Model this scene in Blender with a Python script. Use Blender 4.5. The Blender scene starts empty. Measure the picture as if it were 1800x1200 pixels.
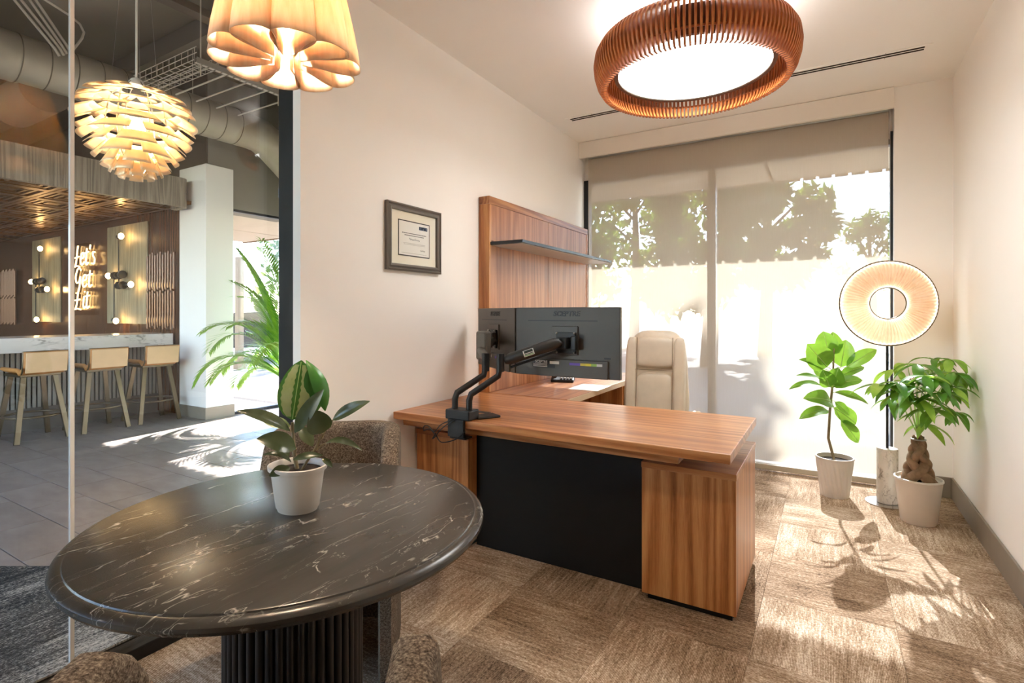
import bpy, bmesh, math, random
from mathutils import Vector, Matrix
random.seed(11)
PI = math.pi
scene = bpy.context.scene
COL = scene.collection

# ------------------------------------------------------------------ camera
FPX, CX, CY, CAMZ = 932.0, 900.0, 550.0, 1.30
YAW = math.atan(557/932.0)
cam_d = bpy.data.cameras.new('camera'); cam = bpy.data.objects.new('camera', cam_d); COL.objects.link(cam)
cam.location = (0, 0, CAMZ); cam.rotation_euler = (PI/2, 0, YAW)
cam_d.sensor_width = 36.0; cam_d.lens = 36.0*FPX/1800.0
cam_d.shift_x = 0.0; cam_d.shift_y = -(600-CY)/1800.0
cam_d.clip_start = 0.02; cam_d.clip_end = 300
scene.camera = cam

# ------------------------------------------------------------------ world and sun
SUN_DIR = Vector((-0.11, 1.0, 0.722)).normalized()      # towards the sun
w = bpy.data.worlds.new('world'); scene.world = w; w.use_nodes = True
wn = w.node_tree; wn.nodes.clear()
wo = wn.nodes.new('ShaderNodeOutputWorld'); wb = wn.nodes.new('ShaderNodeBackground'); ws = wn.nodes.new('ShaderNodeTexSky')
ws.sky_type = 'NISHITA'; ws.sun_disc = False; ws.sun_elevation = math.asin(SUN_DIR.z); ws.sun_rotation = math.atan2(SUN_DIR.x, SUN_DIR.y)
ws.air_density = 0.9; ws.dust_density = 0.4; ws.ozone_density = 1.0
wb.inputs['Strength'].default_value = 0.25
wn.links.new(ws.outputs[0], wb.inputs[0]); wn.links.new(wb.outputs[0], wo.inputs[0])
sd = bpy.data.lights.new('sun', 'SUN'); sd.energy = 7.6; sd.angle = math.radians(0.6); sd.color = (0.92, 0.96, 1.0)
sun = bpy.data.objects.new('sun', sd); COL.objects.link(sun); sun.location = (0, 12, 14)
sun.rotation_euler = SUN_DIR.to_track_quat('Z', 'Y').to_euler()

# ------------------------------------------------------------------ exposure
vs = scene.view_settings
vs.view_transform = 'Standard'; vs.look = 'None'; vs.exposure = 2.74; vs.gamma = 1.0; vs.use_curve_mapping = False
cy = scene.cycles
cy.use_denoising = True
try: cy.denoiser = 'OPENIMAGEDENOISE'
except Exception: pass
cy.max_bounces = 16; cy.diffuse_bounces = 10; cy.glossy_bounces = 4; cy.transmission_bounces = 6; cy.transparent_max_bounces = 16
cy.sample_clamp_indirect = 8.0; cy.caustics_reflective = False; cy.caustics_refractive = False

# ------------------------------------------------------------------ helpers
FWD = Vector((-math.sin(YAW), math.cos(YAW), 0)); RGT = Vector((math.cos(YAW), math.sin(YAW), 0))
def at(x, y, depth):
    "a point of the place from its picture position and measured distance"
    return Vector((0, 0, CAMZ)) + FWD*depth + RGT*((x-CX)/FPX*depth) + Vector((0, 0, (CY-y)/FPX*depth))

def lin(h):
    h = h.lstrip('#'); o = []
    for i in (0, 2, 4):
        c = int(h[i:i+2], 16)/255.0
        o.append(c/12.92 if c <= .04045 else ((c+.055)/1.055)**2.4)
    return (o[0], o[1], o[2], 1.0)

class MB:
    def __init__(s): s.v = []; s.f = []
    def add(s, vs, fs):
        b = len(s.v); s.v += [tuple(p) for p in vs]; s.f += [tuple(b+i for i in f) for f in fs]; return s
    def box(s, x0, x1, y0, y1, z0, z1):
        return s.add([(x0,y0,z0),(x1,y0,z0),(x1,y1,z0),(x0,y1,z0),(x0,y0,z1),(x1,y0,z1),(x1,y1,z1),(x0,y1,z1)],
                     [(0,3,2,1),(4,5,6,7),(0,1,5,4),(1,2,6,5),(2,3,7,6),(3,0,4,7)])
    def obox(s, c, size, rot):
        hx, hy, hz = [k/2 for k in size]; c = Vector(c)
        P = [(-hx,-hy,-hz),(hx,-hy,-hz),(hx,hy,-hz),(-hx,hy,-hz),(-hx,-hy,hz),(hx,-hy,hz),(hx,hy,hz),(-hx,hy,hz)]
        return s.add([c + rot @ Vector(p) for p in P], [(0,3,2,1),(4,5,6,7),(0,1,5,4),(1,2,6,5),(2,3,7,6),(3,0,4,7)])
    def bar(s, a, b, wx, wy, up=(0,0,1)):
        a = Vector(a); b = Vector(b); d = (b-a); L = d.length; d.normalize()
        u = Vector(up)
        if abs(d.dot(u)) > .98: u = Vector((0, 1, 0))
        x = u.cross(d).normalized(); y = d.cross(x)
        return s.obox((a+b)/2, (wx, wy, L), Matrix((x, y, d)).transposed())
    def tube(s, path, r, n=8, caps=True, closed=False):
        P = [Vector(p) for p in path]; m = len(P); R = r if hasattr(r, '__len__') else [r]*m
        T = []
        for i in range(m):
            if closed: t = P[(i+1) % m]-P[i-1]
            else: t = P[min(i+1, m-1)]-P[max(i-1, 0)]
            T.append(t.normalized() if t.length > 1e-9 else Vector((0,0,1)))
        u = Vector((0,0,1)) if abs(T[0].z) < .9 else Vector((1,0,0))
        u = (u-T[0]*u.dot(T[0])).normalized(); vs = []
        for i in range(m):
            u = (u-T[i]*u.dot(T[i]))
            u = u.normalized() if u.length > 1e-6 else T[i].orthogonal().normalized()
            w_ = T[i].cross(u)
            for k in range(n):
                a = 2*PI*k/n; vs.append(P[i]+(u*math.cos(a)+w_*math.sin(a))*R[i])
        fs = []
        for i in range(m if closed else m-1):
            j = (i+1) % m
            for k in range(n):
                fs.append((i*n+k, i*n+(k+1) % n, j*n+(k+1) % n, j*n+k))
        if caps and not closed:
            fs.append(tuple(range(n-1, -1, -1))); fs.append(tuple((m-1)*n+k for k in range(n)))
        return s.add(vs, fs)
    def lathe(s, prof, n=32, c=(0,0,0), sx=1.0, sy=1.0, caps=True):
        vs = []; m = len(prof)
        for r, z in prof:
            for k in range(n):
                a = 2*PI*k/n; vs.append((c[0]+r*sx*math.cos(a), c[1]+r*sy*math.sin(a), c[2]+z))
        fs = []
        for i in range(m-1):
            for k in range(n): fs.append((i*n+k, i*n+(k+1) % n, (i+1)*n+(k+1) % n, (i+1)*n+k))
        if caps:
            fs.append(tuple(range(n-1, -1, -1))); fs.append(tuple((m-1)*n+k for k in range(n)))
        return s.add(vs, fs)
    def prism(s, poly, z0, z1):
        n = len(poly)
        vs = [(x, y, z0) for x, y in poly]+[(x, y, z1) for x, y in poly]
        fs = [tuple(range(n-1, -1, -1)), tuple(range(n, 2*n))]+[(i, (i+1) % n, n+(i+1) % n, n+i) for i in range(n)]
        return s.add(vs, fs)
    def grid(s, fn, nu, nv, wrapu=False):
        vs = [fn(i/(nu-1 if not wrapu else nu), j/(nv-1)) for i in range(nu) for j in range(nv)]; fs = []
        for i in range(nu if wrapu else nu-1):
            for j in range(nv-1):
                a = i*nv+j; b = ((i+1) % nu)*nv+j; fs.append((a, b, b+1, a+1))
        return s.add(vs, fs)
    def ball(s, c, r, n=12, m=8, sc=(1,1,1)):
        vs = [(c[0], c[1], c[2]+r*sc[2])]
        for i in range(1, m):
            p = PI*i/m
            for k in range(n):
                a = 2*PI*k/n; vs.append((c[0]+r*sc[0]*math.sin(p)*math.cos(a), c[1]+r*sc[1]*math.sin(p)*math.sin(a), c[2]+r*sc[2]*math.cos(p)))
        vs.append((c[0], c[1], c[2]-r*sc[2])); L = len(vs)-1; fs = []
        for k in range(n): fs.append((0, 1+k, 1+(k+1) % n)); fs.append((L, L-n+(k+1) % n, L-n+k))
        for i in range(m-2):
            for k in range(n):
                a = 1+i*n; fs.append((a+k, a+n+k, a+n+(k+1) % n, a+(k+1) % n))
        return s.add(vs, fs)
    def torus(s, c, R, r, axis=(0,0,1), n=48, m=8):
        ax = Vector(axis).normalized(); u = ax.orthogonal().normalized(); v_ = ax.cross(u); c = Vector(c)
        return s.tube([c+(u*math.cos(2*PI*i/n)+v_*math.sin(2*PI*i/n))*R for i in range(n)], r, m, closed=True)
    def build(s, name, mat, parent=None, loc=(0,0,0), smooth=None, bevel=0.0, seg=2, rot=None, sub=0):
        me = bpy.data.meshes.new(name); me.from_pydata(s.v, [], s.f); me.update()
        bm = bmesh.new(); bm.from_mesh(me); bmesh.ops.recalc_face_normals(bm, faces=bm.faces); bm.to_mesh(me); bm.free()
        if mat: me.materials.append(mat)
        if smooth is not None:
            for p in me.polygons: p.use_smooth = True
            if smooth < 180: me.set_sharp_from_angle(angle=math.radians(smooth))
        o = bpy.data.objects.new(name, me); COL.objects.link(o); o.location = loc
        if rot: o.rotation_euler = rot
        if parent: o.parent = parent
        if bevel:
            b = o.modifiers.new('bevel', 'BEVEL'); b.width = bevel; b.segments = seg; b.limit_method = 'ANGLE'; b.angle_limit = math.radians(35)
        if sub:
            q = o.modifiers.new('sub', 'SUBSURF'); q.levels = sub; q.render_levels = sub
        return o

def tag(o, label=None, cat=None, group=None, kind=None):
    if label: o['label'] = label
    if cat: o['category'] = cat
    if group: o['group'] = group
    if kind: o['kind'] = kind
    return o
def thing(name, loc, label, cat, group=None, rz=0.0, kind=None):
    o = bpy.data.objects.new(name, None); COL.objects.link(o); o.location = loc; o.rotation_euler = (0, 0, rz)
    o.empty_display_size = .1
    return tag(o, label, cat, group, kind)
def inst(name, src, parent, loc=(0,0,0), rot=(0,0,0), scale=(1,1,1)):
    o = src.copy(); o.name = name; COL.objects.link(o); o.parent = parent; o.location = loc; o.rotation_euler = rot; o.scale = scale
    return o
def copy_tree(o, parent=None):
    c = o.copy(); COL.objects.link(c); c.parent = parent
    for ch in list(o.children): copy_tree(ch, c)
    return c
def struct(o): o['kind'] = 'structure'; return o
def text_mesh(name, body, size, mat, parent, M, extrude=.0005, sx=1.0, shear=0.0, spacing=1.0, bold=0.0):
    c = bpy.data.curves.new(name, 'FONT'); c.body = body; c.size = size; c.extrude = extrude; c.align_x = 'CENTER'; c.align_y = 'CENTER'
    c.shear = shear; c.space_character = spacing; c.offset = bold; c.resolution_u = 3
    t = bpy.data.objects.new(name, c); COL.objects.link(t)
    dg = bpy.context.evaluated_depsgraph_get()
    me = bpy.data.meshes.new_from_object(t.evaluated_get(dg)); bpy.data.objects.remove(t)
    me.name = name; me.materials.clear(); me.materials.append(mat)
    o = bpy.data.objects.new(name, me); COL.objects.link(o); o.parent = parent
    o.matrix_local = M @ Matrix.Diagonal((sx, 1, 1, 1))
    return o
def frame_mtx(o, x, y):
    x = Vector(x).normalized(); y = Vector(y); y = (y-x*y.dot(x)).normalized(); z = x.cross(y)
    return Matrix(((x.x,y.x,z.x,o[0]),(x.y,y.y,z.y,o[1]),(x.z,y.z,z.z,o[2]),(0,0,0,1)))

# ------------------------------------------------------------------ materials
class NT:
    def __init__(s, name):
        s.m = bpy.data.materials.new(name); s.m.use_nodes = True; s.t = s.m.node_tree; s.t.nodes.clear()
        s.out = s.n('ShaderNodeOutputMaterial')
    def n(s, kind, **kw):
        nd = s.t.nodes.new(kind)
        for k, v in kw.items():
            if k.startswith('i_'):
                nd.inputs[k[2:].replace('_', ' ')].default_value = v
            else: setattr(nd, k, v)
        return nd
    def l(s, a, b): s.t.links.new(a, b)
    def ramp(s, fac, stops, interp='LINEAR'):
        r = s.n('ShaderNodeValToRGB'); r.color_ramp.interpolation = interp; e = r.color_ramp.elements
        while len(e) < len(stops): e.new(.5)
        for i, (p, c) in enumerate(stops): e[i].position = p; e[i].color = lin(c) if isinstance(c, str) else c
        s.l(fac, r.inputs[0]); return r.outputs[0]
    def noise(s, vec, scale, detail=4, rough=.5, dist=0.0):
        nd = s.n('ShaderNodeTexNoise'); nd.inputs['Scale'].default_value = scale; nd.inputs['Detail'].default_value = detail
        nd.inputs['Roughness'].default_value = rough; nd.inputs['Distortion'].default_value = dist
        s.l(vec, nd.inputs['Vector']); return nd.outputs[0]
    def coord(s, scale=(1,1,1), rot=(0,0,0), which='Object', loc=(0,0,0)):
        c = s.n('ShaderNodeTexCoord'); m = s.n('ShaderNodeMapping'); m.inputs['Scale'].default_value = scale
        m.inputs['Rotation'].default_value = rot; m.inputs['Location'].default_value = loc
        s.l(c.outputs[which], m.inputs[0]); return m.outputs[0]
    def mix(s, f, a, b, mode='MIX'):
        m = s.n('ShaderNodeMix', data_type='RGBA', blend_type=mode)
        for sock, v in ((m.inputs[0], f), (m.inputs[6], a), (m.inputs[7], b)):
            if isinstance(v, str): sock.default_value = lin(v)
            elif isinstance(v, (int, float, tuple)): sock.default_value = v
            else: s.l(v, sock)
        return m.outputs[2]
    def math(s, op, a, b=0.0, clamp=False):
        m = s.n('ShaderNodeMath', operation=op, use_clamp=clamp)
        for sock, v in ((m.inputs[0], a), (m.inputs[1], b)):
            if isinstance(v, (int, float)): sock.default_value = v
            else: s.l(v, sock)
        return m.outputs[0]
    def bsdf(s, col, rough=.5, metal=0.0, bump=None, bstr=.2, bdist=.002, spec=.5, **kw):
        p = s.n('ShaderNodeBsdfPrincipled')
        for nm, v in (('Base Color', col), ('Roughness', rough), ('Metallic', metal), ('Specular IOR Level', spec)):
            if isinstance(v, str): p.inputs[nm].default_value = lin(v)
            elif isinstance(v, (int, float, tuple)): p.inputs[nm].default_value = v
            else: s.l(v, p.inputs[nm])
        for k, v in kw.items():
            nm = k.replace('_', ' ')
            if isinstance(v, str): p.inputs[nm].default_value = lin(v)
            else: p.inputs[nm].default_value = v
        if bump is not None:
            b = s.n('ShaderNodeBump'); b.inputs['Strength'].default_value = bstr; b.inputs['Distance'].default_value = bdist
            s.l(bump, b.inputs['Height']); s.l(b.outputs[0], p.inputs['Normal'])
        return p
    def done(s, sh): s.l(sh.outputs[0] if hasattr(sh, 'outputs') else sh, s.out.inputs[0]); return s.m

def plain(name, c, rough=.5, metal=0.0, var=.06, nscale=9.0, spec=.5, bump=0.0, **kw):
    t = NT(name); v = t.coord(); nz = t.noise(v, nscale, 4)
    c0 = lin(c); a = tuple(k*(1-var) for k in c0[:3])+(1,); b = tuple(min(1, k*(1+var)) for k in c0[:3])+(1,)
    col = t.ramp(nz, [(.3, a), (.7, b)])
    return t.done(t.bsdf(col, rough, metal, t.noise(v, nscale*30, 2) if bump else None, bump, .001, spec, **kw))

def wood(name, dark, mid, light, grain='z', rough=.32, scale=1.0, contrast=1.0, spec=.5):
    t = NT(name); g = {'x': (.6, 15, 15), 'y': (15, .6, 15), 'z': (15, 15, .6)}[grain]
    v = t.coord(tuple(k*scale for k in g))
    warp = t.noise(t.coord(tuple(k*scale*.35 for k in g)), 1.6, 3, .5, .4)
    n1 = t.noise(v, 2.2, 6, .62, .9)
    wv = t.n('ShaderNodeTexWave', wave_type='RINGS', rings_direction='SPHERICAL'); wv.inputs['Scale'].default_value = .5; wv.inputs['Distortion'].default_value = 9.0
    wv.inputs['Detail'].default_value = 3.0; wv.inputs['Detail Scale'].default_value = .8
    t.l(v, wv.inputs['Vector'])
    fine = t.noise(t.coord(tuple(k*scale*9 for k in g)), 3.0, 3, .6)
    cont = t.noise(t.coord(tuple(k*scale*.22 for k in g)), 1.0, 2, .45, .3)
    rings = t.math('MULTIPLY_ADD', t.math('SINE', t.math('MULTIPLY', cont, 95.0)), .5); rings.node.inputs[2].default_value = .5
    m1 = t.mix(.28, n1, rings); m2 = t.mix(.28, m1, fine); m3 = t.mix(.2, m2, warp)
    col = t.ramp(m3, [(.31, dark), (.47, mid), (.64, light)])
    return t.done(t.bsdf(col, rough, 0, fine, .06, .0008, spec))

def emis(name, c, s):
    t = NT(name); e = t.n('ShaderNodeEmission'); e.inputs[0].default_value = lin(c) if isinstance(c, str) else c; e.inputs[1].default_value = s
    return t.done(e)

def glass_mat(name, tint=(1,1,1,1), ior=1.5, rough=0.0):
    t = NT(name); tr = t.n('ShaderNodeBsdfTransparent'); tr.inputs[0].default_value = tint
    gl = t.n('ShaderNodeBsdfGlossy'); gl.inputs['Roughness'].default_value = rough
    lw = t.n('ShaderNodeLayerWeight'); lw.inputs[0].default_value = .5; f0 = ((ior-1)/(ior+1))**2
    fr = t.math('ADD', t.math('MULTIPLY', t.math('POWER', lw.outputs['Facing'], 5.0), 1-f0), f0)
    mx = t.n('ShaderNodeMixShader'); t.l(fr, mx.inputs[0]); t.l(tr.outputs[0], mx.inputs[1]); t.l(gl.outputs[0], mx.inputs[2])
    return t.done(mx)

M = {}
M['wall'] = plain('wall_paint', '#F4F0EA', .75, var=.01, nscale=2, spec=.25, bump=.05)
M['wall_warm'] = plain('wall_paint_warm', '#EDE6DC', .7, var=.015, nscale=2, spec=.25)
M['ceil'] = plain('ceiling_paint', '#F7F4F0', .6, var=.01, nscale=2, spec=.3)
M['base'] = plain('baseboard_vinyl', '#8C8172', .45, var=.04)
M['black'] = plain('black_metal', '#131314', .45, .0, var=.1)
M['frame_dark'] = plain('dark_aluminium', '#2A2A2C', .35, .6, var=.06)
M['black_matte'] = plain('black_laminate', '#0E0D0D', .55, var=.1, spec=.35)
M['plastic_dk'] = plain('dark_plastic', '#453F38', .42, var=.08, bump=.15)
M['white_pl'] = plain('white_glaze', '#E4DDD4', .35, var=.03)
M['chrome'] = plain('chrome', '#D8D6D2', .12, 1.0, var=.03)
M['steel'] = plain('satin_steel', '#A8A49C', .3, 1.0, var=.05)
M['paper'] = plain('paper', '#F3EFE8', .8, var=.02)
M['glass'] = glass_mat('clear_glass', (.975, .975, .97, 1))
M['glass_ext'] = glass_mat('window_glass', (.96, .955, .95, 1), 1.45)
M['glass_edge'] = plain('glass_edge', '#F2EEE8', .15, .0, var=.05)

def shade_mat():
    t = NT('solar_shade_cloth')
    v = t.coord((1, 1, 1)); wx = t.n('ShaderNodeTexWave', bands_direction='X'); wx.inputs['Scale'].default_value = 95; t.l(v, wx.inputs[0])
    wz = t.n('ShaderNodeTexWave', bands_direction='Z'); wz.inputs['Scale'].default_value = 95; t.l(v, wz.inputs[0])
    weave = t.math('MULTIPLY', wx.outputs[1], wz.outputs[1]); slub = t.noise(t.coord((60, 1, 4)), 2.0, 3)
    col = t.mix(t.math('MULTIPLY', slub, .35), '#C6BBAA', '#B3A794')
    tr = t.n('ShaderNodeBsdfTransparent'); tr.inputs[0].default_value = (1, 1, 1, 1)
    di = t.n('ShaderNodeBsdfDiffuse'); t.l(col, di.inputs[0])
    tl = t.n('ShaderNodeBsdfTranslucent'); t.l(col, tl.inputs[0])
    m1 = t.n('ShaderNodeMixShader'); m1.inputs[0].default_value = .15; t.l(di.outputs[0], m1.inputs[1]); t.l(tl.outputs[0], m1.inputs[2])
    m2 = t.n('ShaderNodeMixShader'); fac = t.math('ADD', t.math('MULTIPLY', weave, .10), .16)
    t.l(fac, m2.inputs[0]); t.l(m1.outputs[0], m2.inputs[1]); t.l(tr.outputs[0], m2.inputs[2])
    return t.done(m2)
M['shade'] = shade_mat()

def carpet(name, cs, sx=1.0, dots=.5):
    t = NT(name); oi = t.n('ShaderNodeObjectInfo')
    off = t.n('ShaderNodeVectorMath', operation='SCALE'); off.inputs[0].default_value = (7.3, 3.1, 0); t.l(oi.outputs['Random'], off.inputs['Scale'])
    def sh(sc):
        a = t.n('ShaderNodeVectorMath', operation='ADD'); t.l(t.coord((1,1,1)), a.inputs[0]); t.l(off.outputs[0], a.inputs[1])
        m = t.n('ShaderNodeMapping'); m.inputs['Scale'].default_value = sc; t.l(a.outputs[0], m.inputs[0]); return m.outputs[0]
    streak = t.noise(sh((2.2*sx, 26, 1)), 2.4, 5, .65, .3)
    rows = t.n('ShaderNodeTexWave', bands_direction='Y'); rows.inputs['Scale'].default_value = 62; rows.inputs['Distortion'].default_value = .8; t.l(sh((1,1,1)), rows.inputs[0])
    yarn = t.noise(sh((95, 150, 1)), 1.0, 3, .75); fleck = t.noise(sh((45, 75, 1)), 1.3, 3, .75)
    broad = t.noise(sh((3, 5, 1)), 1.2, 3)
    a = t.mix(.55, streak, yarn); a = t.mix(.13, a, rows.outputs[1]); a = t.mix(.30, a, fleck); a = t.mix(.18, a, broad)
    a = t.math('ADD', a, t.math('MULTIPLY', t.math('SUBTRACT', oi.outputs['Random'], .5), .05))
    col = t.ramp(a, cs)
    return t.done(t.bsdf(col, .95, 0, a, .8, .004, .1))
M['carpet'] = carpet('brown_tweed_carpet', [(.38, '#3C2E22'), (.46, '#8C735B'), (.535, '#B69D83'), (.61, '#EEDFCB')])
M['carpet_blue'] = carpet('slate_blue_carpet', [(.42, '#1C1D20'), (.485, '#4A4947'), (.53, '#77736E'), (.575, '#E0D6C8')], .8)

def marble(name, base, base2, vein, scale=1.0, rough=.22, vw=.02, rot=.6, amount=.75, stretch=(1.0, .35, 1.0)):
    t = NT(name); v = t.coord(tuple(scale*k for k in stretch), (0, 0, rot)); warp = t.noise(v, 1.4, 4, .55)
    sc = t.n('ShaderNodeVectorMath', operation='MULTIPLY_ADD'); cmb = t.n('ShaderNodeCombineXYZ'); t.l(warp, cmb.inputs[0]); t.l(warp, cmb.inputs[1])
    t.l(cmb.outputs[0], sc.inputs[0]); sc.inputs[1].default_value = (.8, .8, .8); t.l(v, sc.inputs[2])
    def vein_of(s_, d, wdt):
        nz = t.noise(sc.outputs[0], s_, d, .55); a = t.math('ABSOLUTE', t.math('SUBTRACT', nz, .5))
        return t.math('SUBTRACT', 1.0, t.math('DIVIDE', a, wdt), True)
    v1 = vein_of(2.2, 3, vw); v2 = vein_of(5.5, 5, vw*.8)
    mask = t.math('MULTIPLY', t.math('SUBTRACT', t.noise(v, 2.8, 4), .46), 6.0, True)
    mm = t.math('ADD', t.math('MULTIPLY', v1, mask), t.math('MULTIPLY', t.math('MULTIPLY', v2, mask), .55), True)
    cloud = t.noise(v, 3.0, 6, .6); bc = t.mix(cloud, base, base2)
    col = t.mix(t.math('MULTIPLY', mm, amount), bc, vein)
    return t.done(t.bsdf(col, rough, 0))
M['marble_black'] = marble('black_marble', '#2B2927', '#4A453E', '#D3CBC0', 6.0, .27, .009, .9, .75, (1.0, .2, 1.0))
M['marble_white'] = marble('white_marble', '#E9E5DF', '#D2CCC4', '#7B736A', 2.2, .2, .03, .5, .85)
M['marble_lamp'] = marble('lamp_marble', '#E2DBD0', '#C7BEB1', '#73695D', 7.0, .25, .035, .5, .8, (1, 1, .5))

def tweed(name, a_, b_, c_):
    t = NT(name); v = t.coord((1, 1, 1)); y1 = t.noise(t.coord((240, 240, 330)), 1.0, 2, .6); y2 = t.noise(v, 140, 3, .7); y3 = t.noise(v, 6, 3)
    a = t.mix(.5, y1, y2); a = t.mix(.12, a, y3); col = t.ramp(a, [(.36, a_), (.5, b_), (.64, c_)])
    return t.done(t.bsdf(col, .95, 0, a, .7, .003, .1))
M['tweed'] = tweed('brown_tweed', '#2E261F', '#6E6053', '#A89A88')
M['wood_z'] = wood('walnut_vertical', '#7E4722', '#B27240', '#D09860', 'z')
M['wood_x'] = wood('walnut_lengthwise', '#7E4824', '#AE6E3E', '#CA915C', 'x', .28)
M['wood_y'] = wood('walnut_along_wall', '#6E3D1E', '#98603A', '#B98352', 'y', .28)
M['wood_panel'] = wood('walnut_panel', '#7E4A2A', '#A4693F', '#BC8459', 'z', .34)
M['beige_edge'] = plain('beige_edge_band', '#CDB493', .4)
M['leather'] = plain('beige_leather', '#CDBFAA', .42, var=.05, nscale=14, bump=.25)
M['leather_seam'] = plain('leather_seam', '#8E7E69', .6)
M['lamp_slat'] = wood('cedar_slat', '#7A3715', '#A85A28', '#CC7E42', 'z', .45, 1.2)
M['veneer'] = None
M['soil'] = plain('potting_soil', '#2A1D13', .95, var=.5, nscale=60, bump=.8)
M['fabric_lobby'] = plain('lobby_paint_dark', '#6F6557', .8, var=.03)
M['lobby_ceiling'] = plain('lobby_ceiling_paint', '#675E50', .85, var=.05)
M['lobby_grey'] = plain('lobby_paint_grey', '#8A8378', .8, var=.03)
M['lobby_brown'] = plain('lobby_paint_brown', '#54483A', .8, var=.03)
M['duct'] = plain('painted_duct', '#A39A89', .5, .25, var=.05)
M['conduit'] = plain('painted_conduit', '#B5AB9B', .5, var=.05)
M['bronze'] = plain('brushed_bronze', '#6F624E', .35, .85, var=.08)
M['tan_leather'] = plain('tan_leather', '#C98B4A', .45, var=.07, bump=.2)
M['tan_back'] = plain('cream_leather', '#D9B78C', .45, var=.05, bump=.2)
M['grey_plank'] = wood('weathered_plank', '#5E5346', '#857868', '#A3968399'[:7], 'z', .5, 1.4)
M['copper_tile'] = plain('bronze_ceiling_tile', '#8A6236', .28, .75, var=.25, nscale=1.5)
M['copper_wall'] = wood('brown_lacquer', '#38210F', '#4E2F18', '#5F3B20', 'z', .25, .5)
M['copper_tube'] = plain('copper_tube', '#5A3519', .16, .3, var=.1)
M['bar_panel'] = wood('pale_bark_panel', '#6C624C', '#8C8166', '#A89C7E', 'z', .55, 2.0)
M['slat_grey'] = plain('grey_slat', '#8F8980', .5, var=.05)
M['slat_back'] = plain('slat_backing', '#1B1917', .7)
M['tile_dark'] = plain('charcoal_tile', '#5C554F', .35, var=.25, nscale=5)
def ltile():
    t = NT('slate_floor_tile'); oi = t.n('ShaderNodeObjectInfo')
    off = t.n('ShaderNodeVectorMath', operation='SCALE'); off.inputs[0].default_value = (9.1, 4.7, 0); t.l(oi.outputs['Random'], off.inputs['Scale'])
    a = t.n('ShaderNodeVectorMath', operation='ADD'); t.l(t.coord((1.0, 2.2, 1)), a.inputs[0]); t.l(off.outputs[0], a.inputs[1])
    nz = t.noise(a.outputs[0], 3.0, 8, .6); n2 = t.noise(a.outputs[0], 40, 3, .7)
    col = t.ramp(t.math('ADD', nz, t.math('MULTIPLY', t.math('SUBTRACT', oi.outputs['Random'], .5), .12)), [(.30, '#8A7C73'), (.5, '#9B8D84'), (.70, '#AC9F96')])
    col = t.mix(t.math('MULTIPLY', n2, .35), col, '#A79B92')
    return t.done(t.bsdf(col, .34, 0))
M['ltile'] = ltile()
M['grout'] = plain('grout', '#3A342F', .9)

def leafmat(name, c1, c2, rough=.35, trans=.35, stripe=None, midrib='#9DB05A'):
    t = NT(name); v = t.coord((1,1,1), which='UV') if False else t.coord(); nz = t.noise(v, 12, 3)
    col = t.ramp(nz, [(.3, c1), (.7, c2)])
    p = t.bsdf(col, rough, 0, t.noise(v, 60, 2), .15, .002)
    tl = t.n('ShaderNodeBsdfTranslucent'); t.l(t.mix(.5, col, '#B6DB4A'), tl.inputs[0])
    m = t.n('ShaderNodeMixShader'); m.inputs[0].default_value = trans; t.l(p.outputs[0], m.inputs[1]); t.l(tl.outputs[0], m.inputs[2])
    return t.done(m)
M['fig'] = leafmat('fig_leaf', '#3F7A22', '#6FA83A', .32, .4)
M['fig_rib'] = plain('leaf_rib', '#A9C877', .5)
M['money'] = leafmat('money_tree_leaf', '#2F6A24', '#5E9A38', .3, .35)
M['money_lt'] = leafmat('money_tree_leaf_young', '#7AA93A', '#A8CC55', .35, .4)
M['rubber'] = leafmat('rubber_leaf', '#38412C', '#566044', .25, .06)
M['rubber_var'] = leafmat('rubber_leaf_pale', '#9DAF6E', '#C6CF9C', .3, .12)
M['rubber_green'] = leafmat('rubber_leaf_green', '#2F6B2C', '#4B8A3B', .28, .12)
M['palm'] = leafmat('palm_leaf', '#4F8A22', '#8FB83A', .4, .2)
M['tree_leaf'] = leafmat('tree_foliage', '#22301A', '#41552B', .6, .3)
M['trunk'] = plain('bark', '#93765A', .85, var=.3, nscale=25, bump=.8)
M['trunk_dark'] = plain('tree_bark', '#4A3A2B', .9, var=.3, nscale=10, bump=.8)
M['stem'] = plain('stem', '#8A7A5A', .7, var=.2, nscale=30)
M['ribpot'] = plain('ribbed_ceramic', '#D9D2C9', .5, var=.03)
M['gravel'] = plain('gravel', '#6A5848', .95, var=.4, nscale=30, bump=.8)
M['pave'] = plain('concrete_paving', '#85807A', .9, var=.1, nscale=1.2)
M['soffit'] = plain('soffit_stucco', '#D8CBB6', .9, var=.02)
M['roof_dark'] = plain('roof_backing', '#3E352B', .9)
M['fascia'] = plain('bronze_fascia', '#A08B70', .5, .1)
# ================================================================== the office shell
WL, WR, WB, ZC = -2.09, .75, 4.78, 2.955
fl = struct(MB().box(-2.32, .80, -1.35, 4.97, -.06, -.008).build('floor', M['grout']))
proto = None; ti = 0
for i in range(7):
    for j in range(13):
        x0 = -2.26+i*.5; y0 = -1.32+j*.5
        x1 = min(x0+.5, .75); y1 = min(y0+.5, 4.90)
        if x1-x0 < .05 or y1-y0 < .05: continue
        full = x1-x0 > .499 and y1-y0 > .499
        rot = (i+j) % 2
        if full and proto is not None:
            o = inst('carpet_tile', proto, fl, (x0+.25, y0+.25, 0), (0, 0, rot*PI/2))
        else:
            hx, hy = (x1-x0)/2, (y1-y0)/2
            if rot and not full: hx, hy = hy, hx
            o = MB().box(-hx+.0006, hx-.0006, -hy+.0006, hy-.0006, -.008, 0).build('carpet_tile', M['carpet'], fl, ((x0+x1)/2, (y0+y1)/2, 0), rot=(0, 0, rot*PI/2))
            if full: proto = o
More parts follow.
